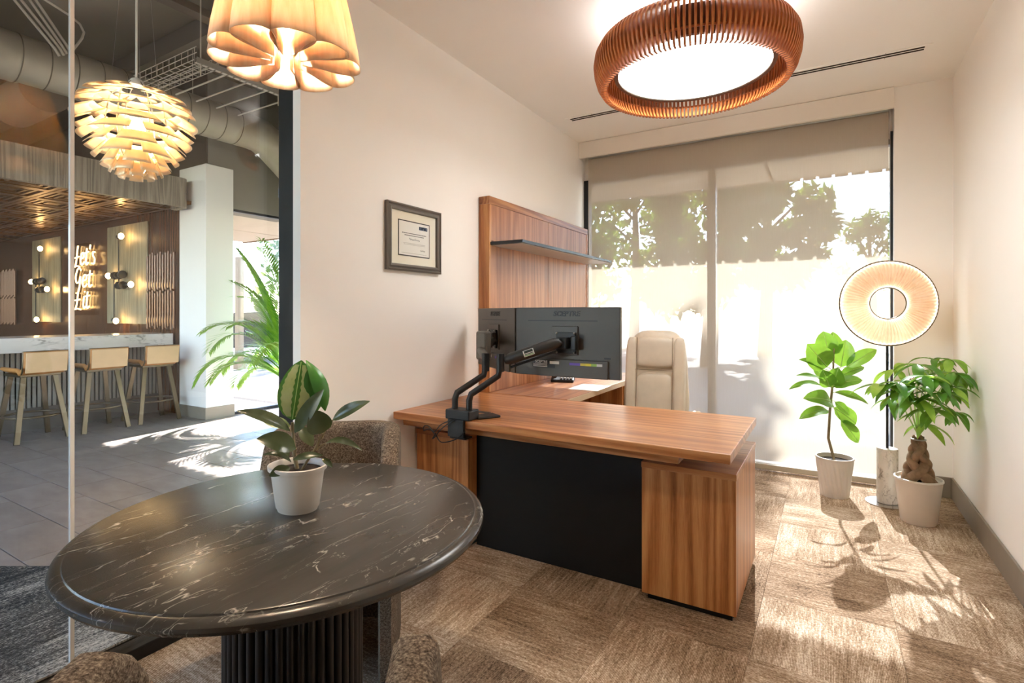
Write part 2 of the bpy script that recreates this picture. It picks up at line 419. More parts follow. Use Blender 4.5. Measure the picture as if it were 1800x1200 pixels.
struct(MB().box(-2.143, WL, 1.597, 4.93, 0, ZC).box(-2.25, -2.143, 1.66, 4.93, 0, ZC).build('wall_left', M['wall']))
struct(MB().box(WR, WR+.12, -1.35, 5.0, 0, ZC).build('wall_right', M['wall']))
struct(MB().box(.412, WR, WB, 4.98, 0, ZC).box(-2.25, .412, 4.92, 4.98, 2.61, ZC).build('wall_back', M['wall']))
struct(MB().box(-2.32, WR+.12, -1.47, -1.35, 0, ZC).build('wall_front', M['wall']))
struct(MB().box(-2.32, WR+.12, -1.47, 5.0, ZC, ZC+.12).build('ceiling', M['ceil']))
struct(MB().box(WR-.013, WR, -1.35, WB, 0, .145).build('baseboard_right', M['base'], bevel=.003))
struct(MB().box(.414, WR-.013, WB-.013, WB, 0, .145).build('baseboard_back', M['base'], bevel=.003))
struct(MB().box(WL, WL+.012, 1.60, 3.03, 0, .145).build('baseboard_left', M['base'], bevel=.003))
struct(MB().box(WL+.004, .410, 4.755, 4.785, 2.802, ZC-.003).build('trim_1', M['wall_warm'], bevel=.002))

# window
wi = thing('window_1', (0, 0, 0), 'tall office window split by one mullion behind the sheer shade', 'window', kind='structure')
MB().box(-2.09, -2.035, 4.89, 4.96, 0, 2.61).build('jamb', M['frame_dark'], wi)
MB().box(.395, .412, 4.86, 4.96, 0, 2.66).build('jamb', M['black'], wi)
MB().box(-.915, -.850, 4.89, 4.96, 0.05, 2.61).build('mullion', M['frame_dark'], wi)
MB().box(-2.035, .40, 4.89, 4.96, 0, .05).build('sill', M['frame_dark'], wi)
MB().box(-2.035, .40, 4.89, 4.96, 2.57, 2.61).build('head', M['frame_dark'], wi)
MB().box(-2.035, -.915, 4.925, 4.931, .05, 2.57).build('pane', M['glass_ext'], wi)
MB().box(-.850, .395, 4.925, 4.931, .05, 2.57).build('pane', M['glass_ext'], wi)

rs = thing('roller_shade', (-.82, 4.83, 0), 'sheer taupe roller shade pulled down over the office window', 'window shade')
MB().add([(-1.198, 0, .05), (1.202, 0, .05), (1.202, 0, 2.80), (-1.198, 0, 2.80)], [(0, 1, 2, 3)]).build('shade_cloth', M['shade'], rs)
MB().box(-1.2, 1.204, -.012, .012, .012, .056).build('hem_bar', plain('shade_hem', '#B7AB98', .4, var=.03), rs, bevel=.005)
MB().tube([(-1.2, .03, 2.84), (1.2, .03, 2.84)], .035, 16).build('roller_tube', M['steel'], rs, smooth=40)
cm = MB(); cm.tube([(1.210, .0, 2.80), (1.210, .0, .9)], .0015, 5); cm.build('pull_cord', M['white_pl'], rs)

# glass partition to the lobby
gp = thing('glass_partition', (-2.25, 0, 0), 'frameless glass partition with dark metal jamb beside the white wall', 'glass partition')
MB().box(-.006, .006, .800, 1.60, .05, 2.93).build('pane', M['glass'], gp)
MB().box(-.006, .006, -1.34, .786, .05, 2.93).build('pane', M['glass'], gp)
MB().box(-.007, .007, .787, .799, .05, 2.93).build('glass_joint', M['glass_edge'], gp)
MB().box(-.04, .035, -1.34, 1.598, 0, .05).build('floor_track', M['frame_dark'], gp, bevel=.004)
MB().box(-.04, .035, -1.34, 1.598, 2.92, 2.954).build('head_track', M['frame_dark'], gp)
MB().box(-.004, .106, 1.60, 1.658, 0, 2.954).build('jamb', plain('dark_bronze_jamb', '#1A1714', .6, var=.1, spec=.2), gp, bevel=.003)

# ceiling slot diffuser
sv = thing('slot_diffuser', (-.69, 4.15, ZC), 'long white slot air diffuser in the ceiling before the window', 'air vent')
MB().box(-1.24, 1.24, -.045, .045, -.006, -.0005).build('flange', M['ceil'], sv, bevel=.001)
for yy in (-.017, .017):
    MB().box(-1.2, 1.2, yy-.008, yy+.008, -.0085, -.006).build('slot', plain('slot_shadow', '#2A2118', .9), sv)
sc_ = None
for xx in (-1.0, -.35, .35, 1.0):
    for yy in (-.038, .038):
        sc_ = MB().lathe([(.003, -.0085), (.003, -.006)], 8).build('screw', M['steel'], sv, (xx, yy, 0)) if sc_ is None else inst('screw', sc_, sv, (xx, yy, 0))

# ================================================================== ceiling drum lamp
DL = thing('drum_lamp', (-.642, 3.0, ZC), 'round drum ceiling lamp ringed with cedar slats and a glowing disc', 'ceiling lamp')
MB().lathe([(.05, -.29), (.36, -.29), (.36, -.185), (.05, -.185)], 40).build('housing', plain('lamp_housing', '#2C2620', .6), DL, smooth=40)
MB().lathe([(.40, -.335), (.42, -.335), (.425, -.30), (.425, -.19), (.40, -.19)], 64, caps=False).build('drum_band', plain('lamp_band', '#4A2E1B', .6), DL, smooth=40)
MB().torus((0, 0, -.325), .405, .010, n=64).build('rim_ring', M['steel'], DL, smooth=60)
MB().lathe([(.001, -.326), (.398, -.326), (.398, -.31), (.001, -.31)], 64).build('diffuser_disc', emis('lamp_disc_glow', (1.0, .98, .95, 1), 3.2), DL)
# one slat: a bowed fin
prof = [(.492, -.412), (.515, -.375), (.530, -.325), (.535, -.275), (.528, -.225), (.505, -.185), (.462, -.16)]
sl = MB(); nv = len(prof); vs_ = []; th = .0055
for (r, z) in prof:
    for dr, dt in ((0, -th), (0, th), (-.032, th), (-.032, -th)): vs_.append((r+dr, dt, z))
fs_ = []
for i in range(nv-1):
    for k in range(4): fs_.append((i*4+k, i*4+(k+1) % 4, (i+1)*4+(k+1) % 4, (i+1)*4+k))
fs_ += [(3, 2, 1, 0), tuple((nv-1)*4+k for k in range(4))]
sl.add(vs_, fs_); sp = None; NS = 132
for k in range(NS):
    a = 2*PI*k/NS
    sp = sl.build('slat', M['lamp_slat'], DL) if sp is None else inst('slat', sp, DL, (0, 0, 0), (0, 0, a))
MB().torus((0, 0, -.19), .478, .008, n=64).torus((0, 0, -.34), .502, .006, n=64).build('slat_hoop', M['lamp_slat'], DL, smooth=60)
MB().lathe([(.14, -.03), (.14, 0)], 32).build('ceiling_canopy', M['ceil'], DL)
MB().tube([(0, 0, -.19), (0, 0, -.03)], .012, 12).build('stem', M['steel'], DL, smooth=60)
MB().lathe([(.03, -.184), (.27, -.184), (.27, -.178), (.03, -.178)], 64).build('added_uplight', emis('added_uplight_glow', (1.0, .97, .93, 1), 3.9), DL)  # upward-facing glow added to the lamp to brighten the ceiling

# ================================================================== desk
dk = thing('office_desk', (-1.2, 2.6, 0), 'walnut executive desk with floating top and black modesty panel', 'desk')
MB().box(-.868, .875, -.42, .43, .716, .755).build('desktop', M['wood_x'], dk, bevel=.003)
MB().box(-.868, .66, -.34, .40, .668, .716).build('under_top', M['wood_x'], dk, bevel=.002)
p = MB().box(.468, .868, -.223, .435, .03, .598).build('pedestal', M['wood_z'], dk, bevel=.0015)
MB().box(.466, .870, -.225, .438, .598, .625).build('pedestal_top', M['wood_x'], p, bevel=.002)
MB().box(.49, .85, -.20, .42, 0, .03).build('plinth', M['black_matte'], p)
for z0 in (.04, .225, .41):
    d_ = MB().box(.475, .862, .435, .452, z0, z0+.178).build('drawer_front', M['wood_z'], p, bevel=.002)
p = MB().box(-.868, -.50, -.223, .435, .03, .598).build('pedestal', M['wood_z'], dk, bevel=.0015)
MB().box(-.870, -.498, -.225, .438, .598, .625).build('pedestal_top', M['wood_x'], p, bevel=.002)
MB().box(-.85, -.52, -.20, .42, 0, .03).build('plinth', M['black_matte'], p)
for z0 in (.04, .225, .41):
    MB().box(-.862, -.505, .435, .452, z0, z0+.178).build('drawer_front', M['wood_z'], p, bevel=.002)
MB().box(-.498, .466, -.146, -.128, .002, .668).build('modesty_panel', M['black_matte'], dk)
MB().box(-.47, -.39, -.205, -.165, .755, .758).build('cable_grommet', M['black'], dk, bevel=.001)

rd = thing('return_desk', (-1.75, 3.9, 0), 'walnut return worktop along the left wall under the hutch', 'desk')
MB().box(-.338, .335, -.858, .80, .715, .755).build('worktop', M['wood_y'], rd, bevel=.002)
MB().box(.334, .340, -.858, .80, .717, .754).build('edge_band', M['beige_edge'], rd)
MB().box(-.338, .30, .28, .79, .02, .715).build('cabinet', M['wood_z'], rd, bevel=.002)
for yy in (.30, .545):
    f_ = MB().box(.30, .317, yy, yy+.235, .04, .70).build('door', M['wood_z'], rd, bevel=.002)
    MB().bar((.325, yy+.03, .40), (.325, yy+.03, .56), .008, .008).build('handle', M['steel'], f_)
MB().box(-.338, -.318, -.858, .28, .02, .715).build('back_panel', M['wood_z'], rd)

hu = thing('wall_hutch', (-2.09, 3.9, 0), 'tall walnut hutch back panel standing on the return worktop', 'hutch')
MB().box(.004, .09, -.857, -.832, .756, 2.052).build('side_panel', M['wood_z'], hu, bevel=.0015)
MB().box(.004, .09, .845, .87, .756, 2.052).build('side_panel', M['wood_z'], hu, bevel=.0015)
MB().box(.004, .09, -.857, .87, 2.053, 2.106).build('top_rail', M['wood_y'], hu, bevel=.0015)
MB().box(.06, .086, -.831, .036, .756, 1.775).build('panel', M['wood_panel'], hu, bevel=.0015)
MB().box(.06, .086, .039, .844, .756, 1.775).build('panel', M['wood_panel'], hu, bevel=.0015)
MB().box(.06, .087, -.831, .036, 1.80, 2.052).build('upper_panel', M['wood_panel'], hu, bevel=.0015)
MB().box(.06, .087, .039, .844, 1.80, 2.052).build('upper_panel', M['wood_panel'], hu, bevel=.0015)
sh = thing('wall_shelf', (-2.0, 3.9, 1.78), 'slim charcoal shelf cantilevered from the walnut hutch', 'shelf')
MB().box(-.012, .255, -.845, -.02, -.010, .010).build('shelf_board', plain('charcoal_glass', '#2C2E33', .22, .2), sh, bevel=.001)
MB().box(-.012, .255, -.018, .84, -.010, .010).build('shelf_board', plain('charcoal_glass_b', '#2C2E33', .22, .2), sh, bevel=.001)
MB().box(-.012, .24, -.83, .83, -.014, -.0105).build('underside', plain('frosted_underside', '#B4B2AC', .35), sh)

# ================================================================== certificate
ce = thing('framed_certificate', (WL, 2.37, 1.73), 'framed cream certificate in a charcoal moulding on the left wall', 'picture frame')
W2, H2 = .235, .19
fm = M['cert'] = plain('charcoal_moulding', '#6E6860', .3, .25, var=.05)
mp = [(.0, .002), (.0, .022), (.008, .026), (.016, .018), (.026, .024), (.036, .020), (.040, .010), (.040, .002)]
for nm, a, b, inx, inz in (('top', (-W2, H2), (W2, H2), 1, -1), ('bottom', (-W2, -H2), (W2, -H2), 1, 1), ('left', (-W2, -H2), (-W2, H2), 1, 1), ('right', (W2, -H2), (W2, H2), -1, 1)):
    m = MB(); vs_ = []
    for (y, z), sgn in ((a, 1), (b, -1)):
        for (d, h) in mp:
            if nm in ('top', 'bottom'): vs_.append((h, y+sgn*d, z+inz*d))
            else: vs_.append((h, y+inx*d, z+sgn*d))
    n = len(mp); m.add(vs_, [(i, (i+1) % n, n+(i+1) % n, n+i) for i in range(n)]+[tuple(range(n)), tuple(range(2*n-1, n-1, -1))])
    m.build('moulding', fm, ce)
MB().box(.002, .007, -W2+.035, W2-.035, -H2+.035, H2-.035).build('mat_board', plain('cream_mat', '#F6EFDD', .8, var=.01), ce)
ink = plain('ink', '#3A332C', .8); navy = plain('navy_ink', '#2F3A55', .7); grey_ink = plain('pale_ink', '#9C9286', .8)
doc = MB().box(.007, .0085, -.136, .136, -.102, .102).build('document_border', ink, ce)
MB().box(.0085, .0092, -.130, .130, -.096, .096).build('document', M['paper'], ce)
def strip(y0, y1, z0, z1, mat, nm): MB().box(.0093, .0096, y0, y1, z0, z1).build(nm, mat, ce)
strip(.04, .115, .060, .080, navy, 'logo_block')
for k in range(5): strip(.046+k*.014, .053+k*.014, .064, .076, M['paper'], 'logo_letter') if k != 9 else None
for zz, y0, y1, n in ((.030, -.105, .108, 16), (.018, -.085, .085, 13), (-.026, -.095, .095, 20), (-.033, -.09, .09, 20), (-.083, -.11, .11, 24)):
    wd = (y1-y0)/n
    for k in range(n):
        strip(y0+k*wd, y0+k*wd+wd*random.uniform(.55, .85), zz-.0022, zz+.0022 if zz > 0 else zz-.0002, ink if zz > 0 else grey_ink, 'print_word')
sq = [(.0098, -.045+.0045*k, -.004+.008*math.sin(k*1.9)*(1.2 if k in (0, 1, 11) else .6)) for k in range(21)]
MB().tube(sq, .0009, 4).build('handwritten_name', ink, ce)
sq = [(.0098, .05+.003*k, -.062+.005*math.sin(k*2.3)) for k in range(15)]
MB().tube(sq, .0006, 4).build('signature', grey_ink, ce)
MB().box(.0105, .0115, -W2+.036, W2-.036, -H2+.036, H2-.036).build('glazing', glass_mat('picture_glass', (.97, .97, .96, 1), 1.2), ce)

# ================================================================== monitors
def monitor(p_left, p_right, zb, zt, label):
    """p_left / p_right: lower back corners in plan; the back of the panel looks to the camera side."""
    a = Vector((*p_left, 0)); b = Vector((*p_right, 0)); c = (a+b)/2; X = (b-a).normalized(); Wd = (b-a).length
    t = thing('computer_monitor', (c.x, c.y, zb), label, 'monitor', 'monitors on the desk arms', rz=math.atan2(X.y, X.x))
    hw = Wd/2; Hh = zt-zb
    MB().box(-hw, hw, 0, .028, 0, Hh).build('back_shell', M['plastic_dk'], t, bevel=.004)
    MB().box(-hw+.004, hw-.004, .028, .036, .004, Hh-.004).build('screen', plain('screen_black', '#08080A', .15), t)
    MB().box(-hw*.74, hw*.60, -.0012, .001, Hh*.80, Hh*.813).build('vent_slot', M['black'], t)
    MB().box(-hw*.55, hw*.80, -.010, .002, Hh*.0, Hh*.255).build('lower_housing', M['plastic_dk'], t, bevel=.004)
    MB().box(-.075, .075, -.008, .002, Hh*.32, Hh*.32+.15).build('mount_recess', M['plastic_dk'], t, bevel=.003)
    Mx = frame_mtx((hw*.02, -.0008, Hh*.905), (1, 0, 0), (0, 0, 1))
    text_mesh('logo_lettering', 'SCEPTRE', .036, M['black'], t, Mx, .0012, 1.05, .15, 1.05, .0012)
    MB().box(-.19, -.055, -.0112, -.0098, Hh*.12, Hh*.23).build('rating_label', M['black'], t)
    text_mesh('label_print', 'SCEPTRE', .019, M['paper'], t, frame_mtx((-.135, -.0116, Hh*.205), (1, 0, 0), (0, 0, 1)), .0002, 1.0)
    MB().box(-.085, -.03, -.0118, -.0112, Hh*.18, Hh*.222).build('barcode_label', M['paper'], t)
    for k in range(3): MB().box(-.185, -.10, -.0116, -.0112, Hh*(.135+.018*k), Hh*(.141+.018*k)).build('print_line', M['paper'], t)
    cols = ['#5B3FA0', '#5B3FA0', '#C8B43A', '#D8C832', '#8FB24A', '#CFCABF']
    for k in range(6):
        MB().box(.03+k*.03, .03+k*.03+.03, -.0118, -.0112, Hh*.175, Hh*.21).build('sticker_band', plain('sticker_%d' % k, cols[k], .5), t)
    for zz, w_ in ((.30, .035), (.12, .014)):
        MB().box(hw*.72, hw*.72+w_, -.0015, .001, Hh*zz-.008, Hh*zz).build('port', M['black'], t)
    return t
m1 = monitor((-1.487, 2.53), (-.887, 2.53), .965, 1.33, 'wide monitor seen from behind, square to the desk, beside the beige chair')
m2 = monitor((-1.985, 2.885), (-1.497, 2.535), .965, 1.33, 'angled monitor seen from behind, nearer the left wall')

# dual monitor arm on the front edge of the desk
ar = thing('dual_monitor_mount', (-1.60, 2.2, .755), 'black dual monitor arm clamped to the front edge of the desk', 'monitor arm')
def A(p): return tuple(Vector(p)-Vector((-1.60, 2.2, .755)))
MB().box(-.095, .055, -.035, .055, .002, .052).build('clamp_body', M['black'], ar, bevel=.006)
MB().box(-.075, .025, -.04, -.023, -.085, .004).box(-.075, .025, -.023, .04, -.098, -.088).build('clamp_jaw', M['black'], ar, bevel=.003)
MB().lathe([(.012, -.088), (.02, -.06), (.02, -.042)], 16).build('clamp_screw', M['black'], ar, (-.02, .0, 0))
MB().obox((.06, .11, .006), (.09, .13, .012), Matrix.Rotation(-.5, 3, 'Z')).build('base_plate', M['black'], ar, bevel=.005)
def gooseneck(x0, y0, top):
    tx, ty, tz = A(top)
    pts = [(x0, y0, .05), (x0, y0, .10)]
    e = Vector((tx, ty, tz-.10)); s0 = Vector((x0, y0, .125))
    pts += [tuple(s0+(e-s0)*k) for k in (.06, .5, .94)]
    pts += [(tx, ty, tz-.06), (tx, ty, tz)]
    return MB().tube(pts, .0165, 14)
gooseneck(-.065, .01, (-1.575, 2.36, 1.075)).build('pole', M['black'], ar, smooth=60)
gooseneck(.025, .01, (-1.445, 2.30, 1.085)).build('pole', M['black'], ar, smooth=60)
MB().tube([A((-1.445, 2.30, 1.0)), A((-1.445, 2.30, 1.092))], .021, 16).build('pole_sleeve', M['black'], ar, smooth=60)
MB().tube([A((-1.575, 2.36, .99)), A((-1.575, 2.36, 1.085))], .021, 16).build('pole_sleeve', M['black'], ar, smooth=60)
ga = MB().tube([A((-1.43, 2.32, 1.055)), A((-1.405, 2.33, 1.065)), A((-1.20, 2.44, 1.145)), A((-1.18, 2.45, 1.15))], [.018, .029, .029, .02], 18).build('gas_spring_arm', plain('arm_sleeve', '#23221F', .5, var=.1), ar, smooth=50)
MB().bar(A((-1.41, 2.34, 1.02)), A((-1.20, 2.45, 1.105)), .018, .012).build('lower_link', M['black'], ar, bevel=.002)
lab = MB(); pc = Vector(A((-1.318, 2.374, 1.098))); ax = (Vector((-1.20, 2.44, 1.145))-Vector((-1.405, 2.33, 1.065))).normalized()
nrm = Vector((.45, -.89, .05)); nrm = (nrm-ax*nrm.dot(ax)).normalized(); up = nrm.cross(ax)
if up.z < 0: up = -up
def labpt(u, ang): return pc+ax*u+(nrm*math.cos(ang)+up*math.sin(ang))*.0297
MB().grid(lambda u, v: labpt((u-.5)*.056, (v-.5)*1.15), 3, 8).build('arm_label', plain('label_white', '#D8D8CF', .5), ga)
for k, (a0, a1, c_) in enumerate(((.05, .5, '#2C332B'), (-.42, -.30, '#55B05A'), (-.2, -.08, '#2C332B'))):
    MB().grid(lambda u, v: pc+ax*((u-.5)*.046)+(nrm*math.cos(a0+(a1-a0)*v)+up*math.sin(a0+(a1-a0)*v))*.0301, 2, 4).build('label_print', plain('label_ink_%d' % k, c_, .6), ga)
def vesa(c, X, nm='mount_plate'):
    c = Vector(A(c)); ang = math.atan2(X[1], X[0]); rz = Matrix.Rotation(ang, 3, 'Z')
    o = MB().obox(c, (.11, .012, .11), rz).build(nm, M['black'], ar, bevel=.003)
    for sx in (-.05, .05):
        for sz in (-.05, .05):
            q = c+rz @ Vector((sx, -.010, sz)); MB().ball(q, .006, 8, 6).build('screw', M['steel'], o, smooth=60)
    MB().obox(c+rz @ Vector((0, -.03, 0)), (.05, .05, .06), rz).build('tilt_joint', M['black'], o, bevel=.006)
    MB().obox(c+rz @ Vector((.055, -.02, 0)), (.03, .03, .075), rz).build('tilt_knob', M['black'], o, bevel=.006)
    return o
vesa((-1.175, 2.515, 1.145), (1, 0)); 
X2 = (Vector((-1.497, 2.535))-Vector((-1.985, 2.885))).normalized()
vesa((-1.745, 2.695, 1.145), (X2.x, X2.y))
MB().tube([A((-1.20, 2.44, 1.145)), A((-1.175, 2.48, 1.145))], .016, 12).build('elbow', M['black'], ar, smooth=60)
MB().tube([A((-1.575, 2.36, 1.06)), A((-1.655, 2.44, 1.09)), A((-1.70, 2.62, 1.135)), A((-1.735, 2.665, 1.145))], [.02, .026, .024, .016], 14).build('gas_spring_arm', plain('arm_sleeve_grey', '#5C5750', .45, .2, var=.1), ar, smooth=50)
MB().box(A((-1.69, 0, 0))[0], A((-1.62, 0, 0))[0], A((0, 2.43, 0))[1], A((0, 2.49, 0))[1], A((0, 0, 1.04))[2], A((0, 0, 1.20))[2]).build('arm_knuckle', plain('arm_grey', '#6B655C', .4, .3), ar, bevel=.012)
# cables
cb = thing('monitor_cables', (-1.62, 2.155, .73), 'loose black cables hanging at the desk edge below the arm', 'cable')
random.seed(4)
for pts in ([(.0, 0, .03), (-.05, -.015, .0), (-.10, -.02, -.045), (-.11, -.01, -.07), (-.06, -.03, -.085), (.02, -.02, -.06), (.06, .0, -.02)],
            [(-.02, 0, .03), (-.08, -.02, .0), (-.12, -.02, -.04), (-.16, -.02, -.015), (-.19, -.02, -.02), (-.20, -.01, -.045), (-.15, -.02, -.03), (-.11, -.02, -.06)],
            [(-.11, -.02, -.045), (-.125, -.03, -.075), (-.10, -.03, -.055)]):
    P_ = [Vector(q) for q in pts]; out = []
    for i in range(len(P_)-1):
        p0 = P_[max(i-1, 0)]; p1 = P_[i]; p2 = P_[i+1]; p3 = P_[min(i+2, len(P_)-1)]
        for k in range(6):
            u = k/6; out.append(.5*((2*p1)+(p2-p0)*u+(2*p0-5*p1+4*p2-p3)*u*u+(3*p1-p0-3*p2+p3)*u**3))
    out.append(P_[-1]); MB().tube(out, .0028, 6).build('cable', M['black'], cb, smooth=60)

# desk phone and white sheet
ph = thing('desk_phone', (-1.83, 3.86, .755), 'black desk phone with light keypad on the return worktop', 'telephone', rz=.35)
MB().add([(-.09, -.09, 0), (.09, -.09, 0), (.09, .09, 0), (-.09, .09, 0), (-.09, -.09, .02), (.09, -.09, .02), (.09, .09, .075), (-.09, .09, .075)],
         [(0, 3, 2, 1), (4, 5, 6, 7), (0, 1, 5, 4), (1, 2, 6, 5), (2, 3, 7, 6), (3, 0, 4, 7)]).build('base', M['black'], ph, bevel=.006)
MB().tube([(-.06, -.09, .05), (-.065, -.06, .062), (-.065, .06, .10), (-.06, .095, .10)], [.022, .015, .015, .022], 12).build('handset', M['black'], ph, smooth=60)
kp = None
for i in range(4):
    for j in range(5):
        l_ = (-.005+i*.025, -.065+j*.024, .0295+j*.0073)
        kp = MB().box(-.008, .008, -.008, .008, 0, .006).build('key', plain('phone_key', '#C9C6C0', .5), ph, l_, bevel=.001) if kp is None else inst('key', kp, ph, l_)
MB().obox((.035, .07, .075), (.09, .03, .008), Matrix.Rotation(.3, 3, 'X')).build('display', M['steel'], ph)
for k, (px, py, r_) in enumerate(((-1.50, 3.62, .04), )):
    tag(MB().box(-.11, .11, -.15, .15, 0, .002).build('white_sheet', M['paper'], None, (px, py, .7552), rot=(0, 0, r_)), 'thin white sheet on the return worktop behind the monitor', 'paper')  # thin white rectangle lying flat on the worktop
# ================================================================== executive chair (faces the desk, -y)
oc = thing('office_chair', (-1.085, 3.75, 0), 'high-back beige leather office chair behind the walnut desk', 'office chair', rz=.10)
def cushion(w, h, d, cx_, y0, z0, mat, name, taper=0.0, parent=oc, lean=.12, pw=4.0, sub=1):
    def fn(u, v):
        a = 2*PI*u; p = PI*(v-.5)
        ca, sa, cp, sp_ = math.cos(a), math.sin(a), math.cos(p), math.sin(p)
        f = lambda t, e: math.copysign(abs(t)**e, t)
        x = f(ca, 2/pw)*f(cp, 2/pw)*w/2; zz = f(sp_, 2/pw)*h/2; y = f(sa, 2/2.4)*f(cp, 2/pw)*d/2
        x *= 1-taper*(zz/h+.5)
        return (cx_+x, y0+y+lean*(zz+h/2+z0-.5), z0+h/2+zz)
    m = MB(); m.grid(fn, 36, 20, wrapu=True); return m.build(name, mat, parent, smooth=180)
cushion(.51, .72, .13, 0, .16, .45, M['leather'], 'backrest', .20)
cushion(.30, .36, .06, 0, .10, .50, M['leather'], 'back_pad', .04)
cushion(.32, .22, .07, 0, .095, .90, M['leather'], 'headrest_pad', .10)
for sx in (-.175, .175): cushion(.09, .62, .09, sx*.98, .105, .50, M['leather'], 'side_bolster', .0)
for sx in (-.128, .128):
    MB().tube([(sx, .085+.12*(z-.5)-.022, z) for z in [.52+.06*k for k in range(11)]], .003, 6).build('seam', M['leather_seam'], oc)
MB().tube([(-.135+.03*k, .155-.043, .885) for k in range(10)], .003, 6).build('seam', M['leather_seam'], oc)
cushion(.52, .12, .50, 0, -.12, .40, M['leather'], 'seat', 0, lean=0)
for sx in (-.30, .30):
    MB().tube([(sx, .12, .43), (sx, .12, .55), (sx, .05, .585), (sx, -.20, .58), (sx, -.25, .54), (sx, -.22, .43)], .018, 10).build('arm_loop', M['black'], oc, smooth=60)
    MB().obox((sx, -.06, .602), (.055, .27, .028), Matrix.Identity(3)).build('arm_pad', M['leather'], oc, bevel=.01)
MB().tube([(0, -.1, .09), (0, -.1, .40)], .028, 14).build('gas_lift', M['chrome'], oc, smooth=60)
for k in range(5):
    a = 2*PI*k/5+.3; c_, s_ = math.cos(a), math.sin(a)
    lg = MB().tube([(0, -.1, .11), (c_*.29, -.1+s_*.29, .075)], [.03, .017], 10).build('base_leg', M['black'], oc, smooth=60)
    MB().lathe([(.004, -.012), (.028, -.012), (.028, .012), (.004, .012)], 16).build('caster', M['black'], lg, (c_*.30, -.1+s_*.30, .028), rot=(PI/2, 0, a))

# ================================================================== round marble table
TX, TY = -1.262, .948
rt = thing('round_table', (TX, TY, 0), 'round black marble table on a fluted black column', 'table')
pr = [(.001, .712), (.47, .712), (.498, .7135), (.512, .719), (.518, .728), (.5165, .736), (.510, .7425), (.500, .7455), (.4935, .7455), (.4915, .7485), (.488, .75), (.001, .75)]
MB().lathe(pr, 96, caps=False).build('table_top', M['marble_black'], rt, smooth=30)
MB().lathe([(.165, .0), (.165, .711)], 48).build('column_core', M['black'], rt, smooth=40)
fl_m = plain('black_flute', '#1D1C1E', .42, var=.15, nscale=30)
fp = None; NF = 44
for k in range(NF):
    a = 2*PI*k/NF; l_ = (.169*math.cos(a), .169*math.sin(a), 0)
    fp = MB().lathe([(.0105, .03), (.0105, .711)], 10).build('flute', fl_m, rt, l_, smooth=50) if fp is None else inst('flute', fp, rt, l_)
MB().lathe([(.19, 0), (.19, .03)], 48).build('foot_ring', M['black'], rt, smooth=40, bevel=.004)

# barrel chairs in tweed, facing the table (+y local)
def barrel_chair(dist, direction, label, pos=None):
    d = Vector((direction[0], direction[1], 0)).normalized(); pos = pos or Vector((TX, TY, 0))+d*dist
    t = thing('barrel_chair', pos, label, 'chair', 'tweed barrel chairs around the round table', rz=math.atan2(-d.y, -d.x)-PI/2)
    hw, back, front, rc = .215, -.25, .20, .11
    path = []
    n1 = 8
    for k in range(n1+1): path.append((-hw, front+(back+rc-front)*k/n1))
    for k in range(1, 8): a = PI+PI/2*k/8; path.append((-hw+rc+rc*math.cos(a), back+rc+rc*math.sin(a)))
    for k in range(0, 6): path.append((-hw+rc+(2*hw-2*rc)*k/5, back))
    for k in range(1, 8): a = 1.5*PI+PI/2*k/8; path.append((hw-rc+rc*math.cos(a), back+rc+rc*math.sin(a)))
    for k in range(n1+1): path.append((hw, back+rc+(front-back-rc)*k/n1))
    T = .034; m = len(path); secs = []
    for i, (x, y) in enumerate(path):
        a = Vector(path[max(i-1, 0)]); b = Vector(path[min(i+1, m-1)]); tg = (b-a).normalized(); nn = Vector((tg.y, -tg.x))
        s = min(max((front-.06-y)/.20, 0), 1); s = s*s*(3-2*s); h = .615+(.84-.615)*s
        e = min(i, m-1-i); k_ = [.55, .86, .97][e] if e < 3 else 1.0
        h -= [.03, .008, .0][e] if e < 3 else 0
        sec = []
        for w_, z in ((1, .02), (1, .3), (1, h-.035), (.93, h-.014), (.6, h-.002), (0, h), (-.6, h-.002), (-.93, h-.014), (-1, h-.035), (-1, .3), (-1, .02)):
            p = Vector((x, y))+nn*(T*w_*k_); sec.append((p.x, p.y, z))
        secs.append(sec)
    q = MB(); L = len(secs[0]); vs_ = [p for s in secs for p in s]; fs_ = []
    for i in range(m-1):
        for k in range(L-1): fs_.append((i*L+k, i*L+k+1, (i+1)*L+k+1, (i+1)*L+k))
        fs_.append((i*L+L-1, i*L, (i+1)*L, (i+1)*L+L-1))
    fs_ += [tuple(range(L)), tuple((m-1)*L+k for k in range(L-1, -1, -1))]
    q.add(vs_, fs_); q.build('shell', M['tweed'], t, smooth=50)
    MB().box(-hw+T+.002, hw-T-.002, back+T+.005, front-.02, .30, .45).build('seat_cushion', M['tweed'], t, bevel=.03, seg=3, smooth=60)
    for sx in (-1, 1):
        for yy in (front-.03, back+.17): MB().lathe([(.018, 0), (.018, .02)], 12).build('glide', M['black'], t, (sx*hw, yy, 0))
    return t
barrel_chair(.55, (-.64, .77), 'tweed barrel chair between the round table and the left wall')
barrel_chair(0, (.588, -.81), 'tweed barrel chair nearest the viewer with only its arms in view', Vector((-.715, .50, 0)))

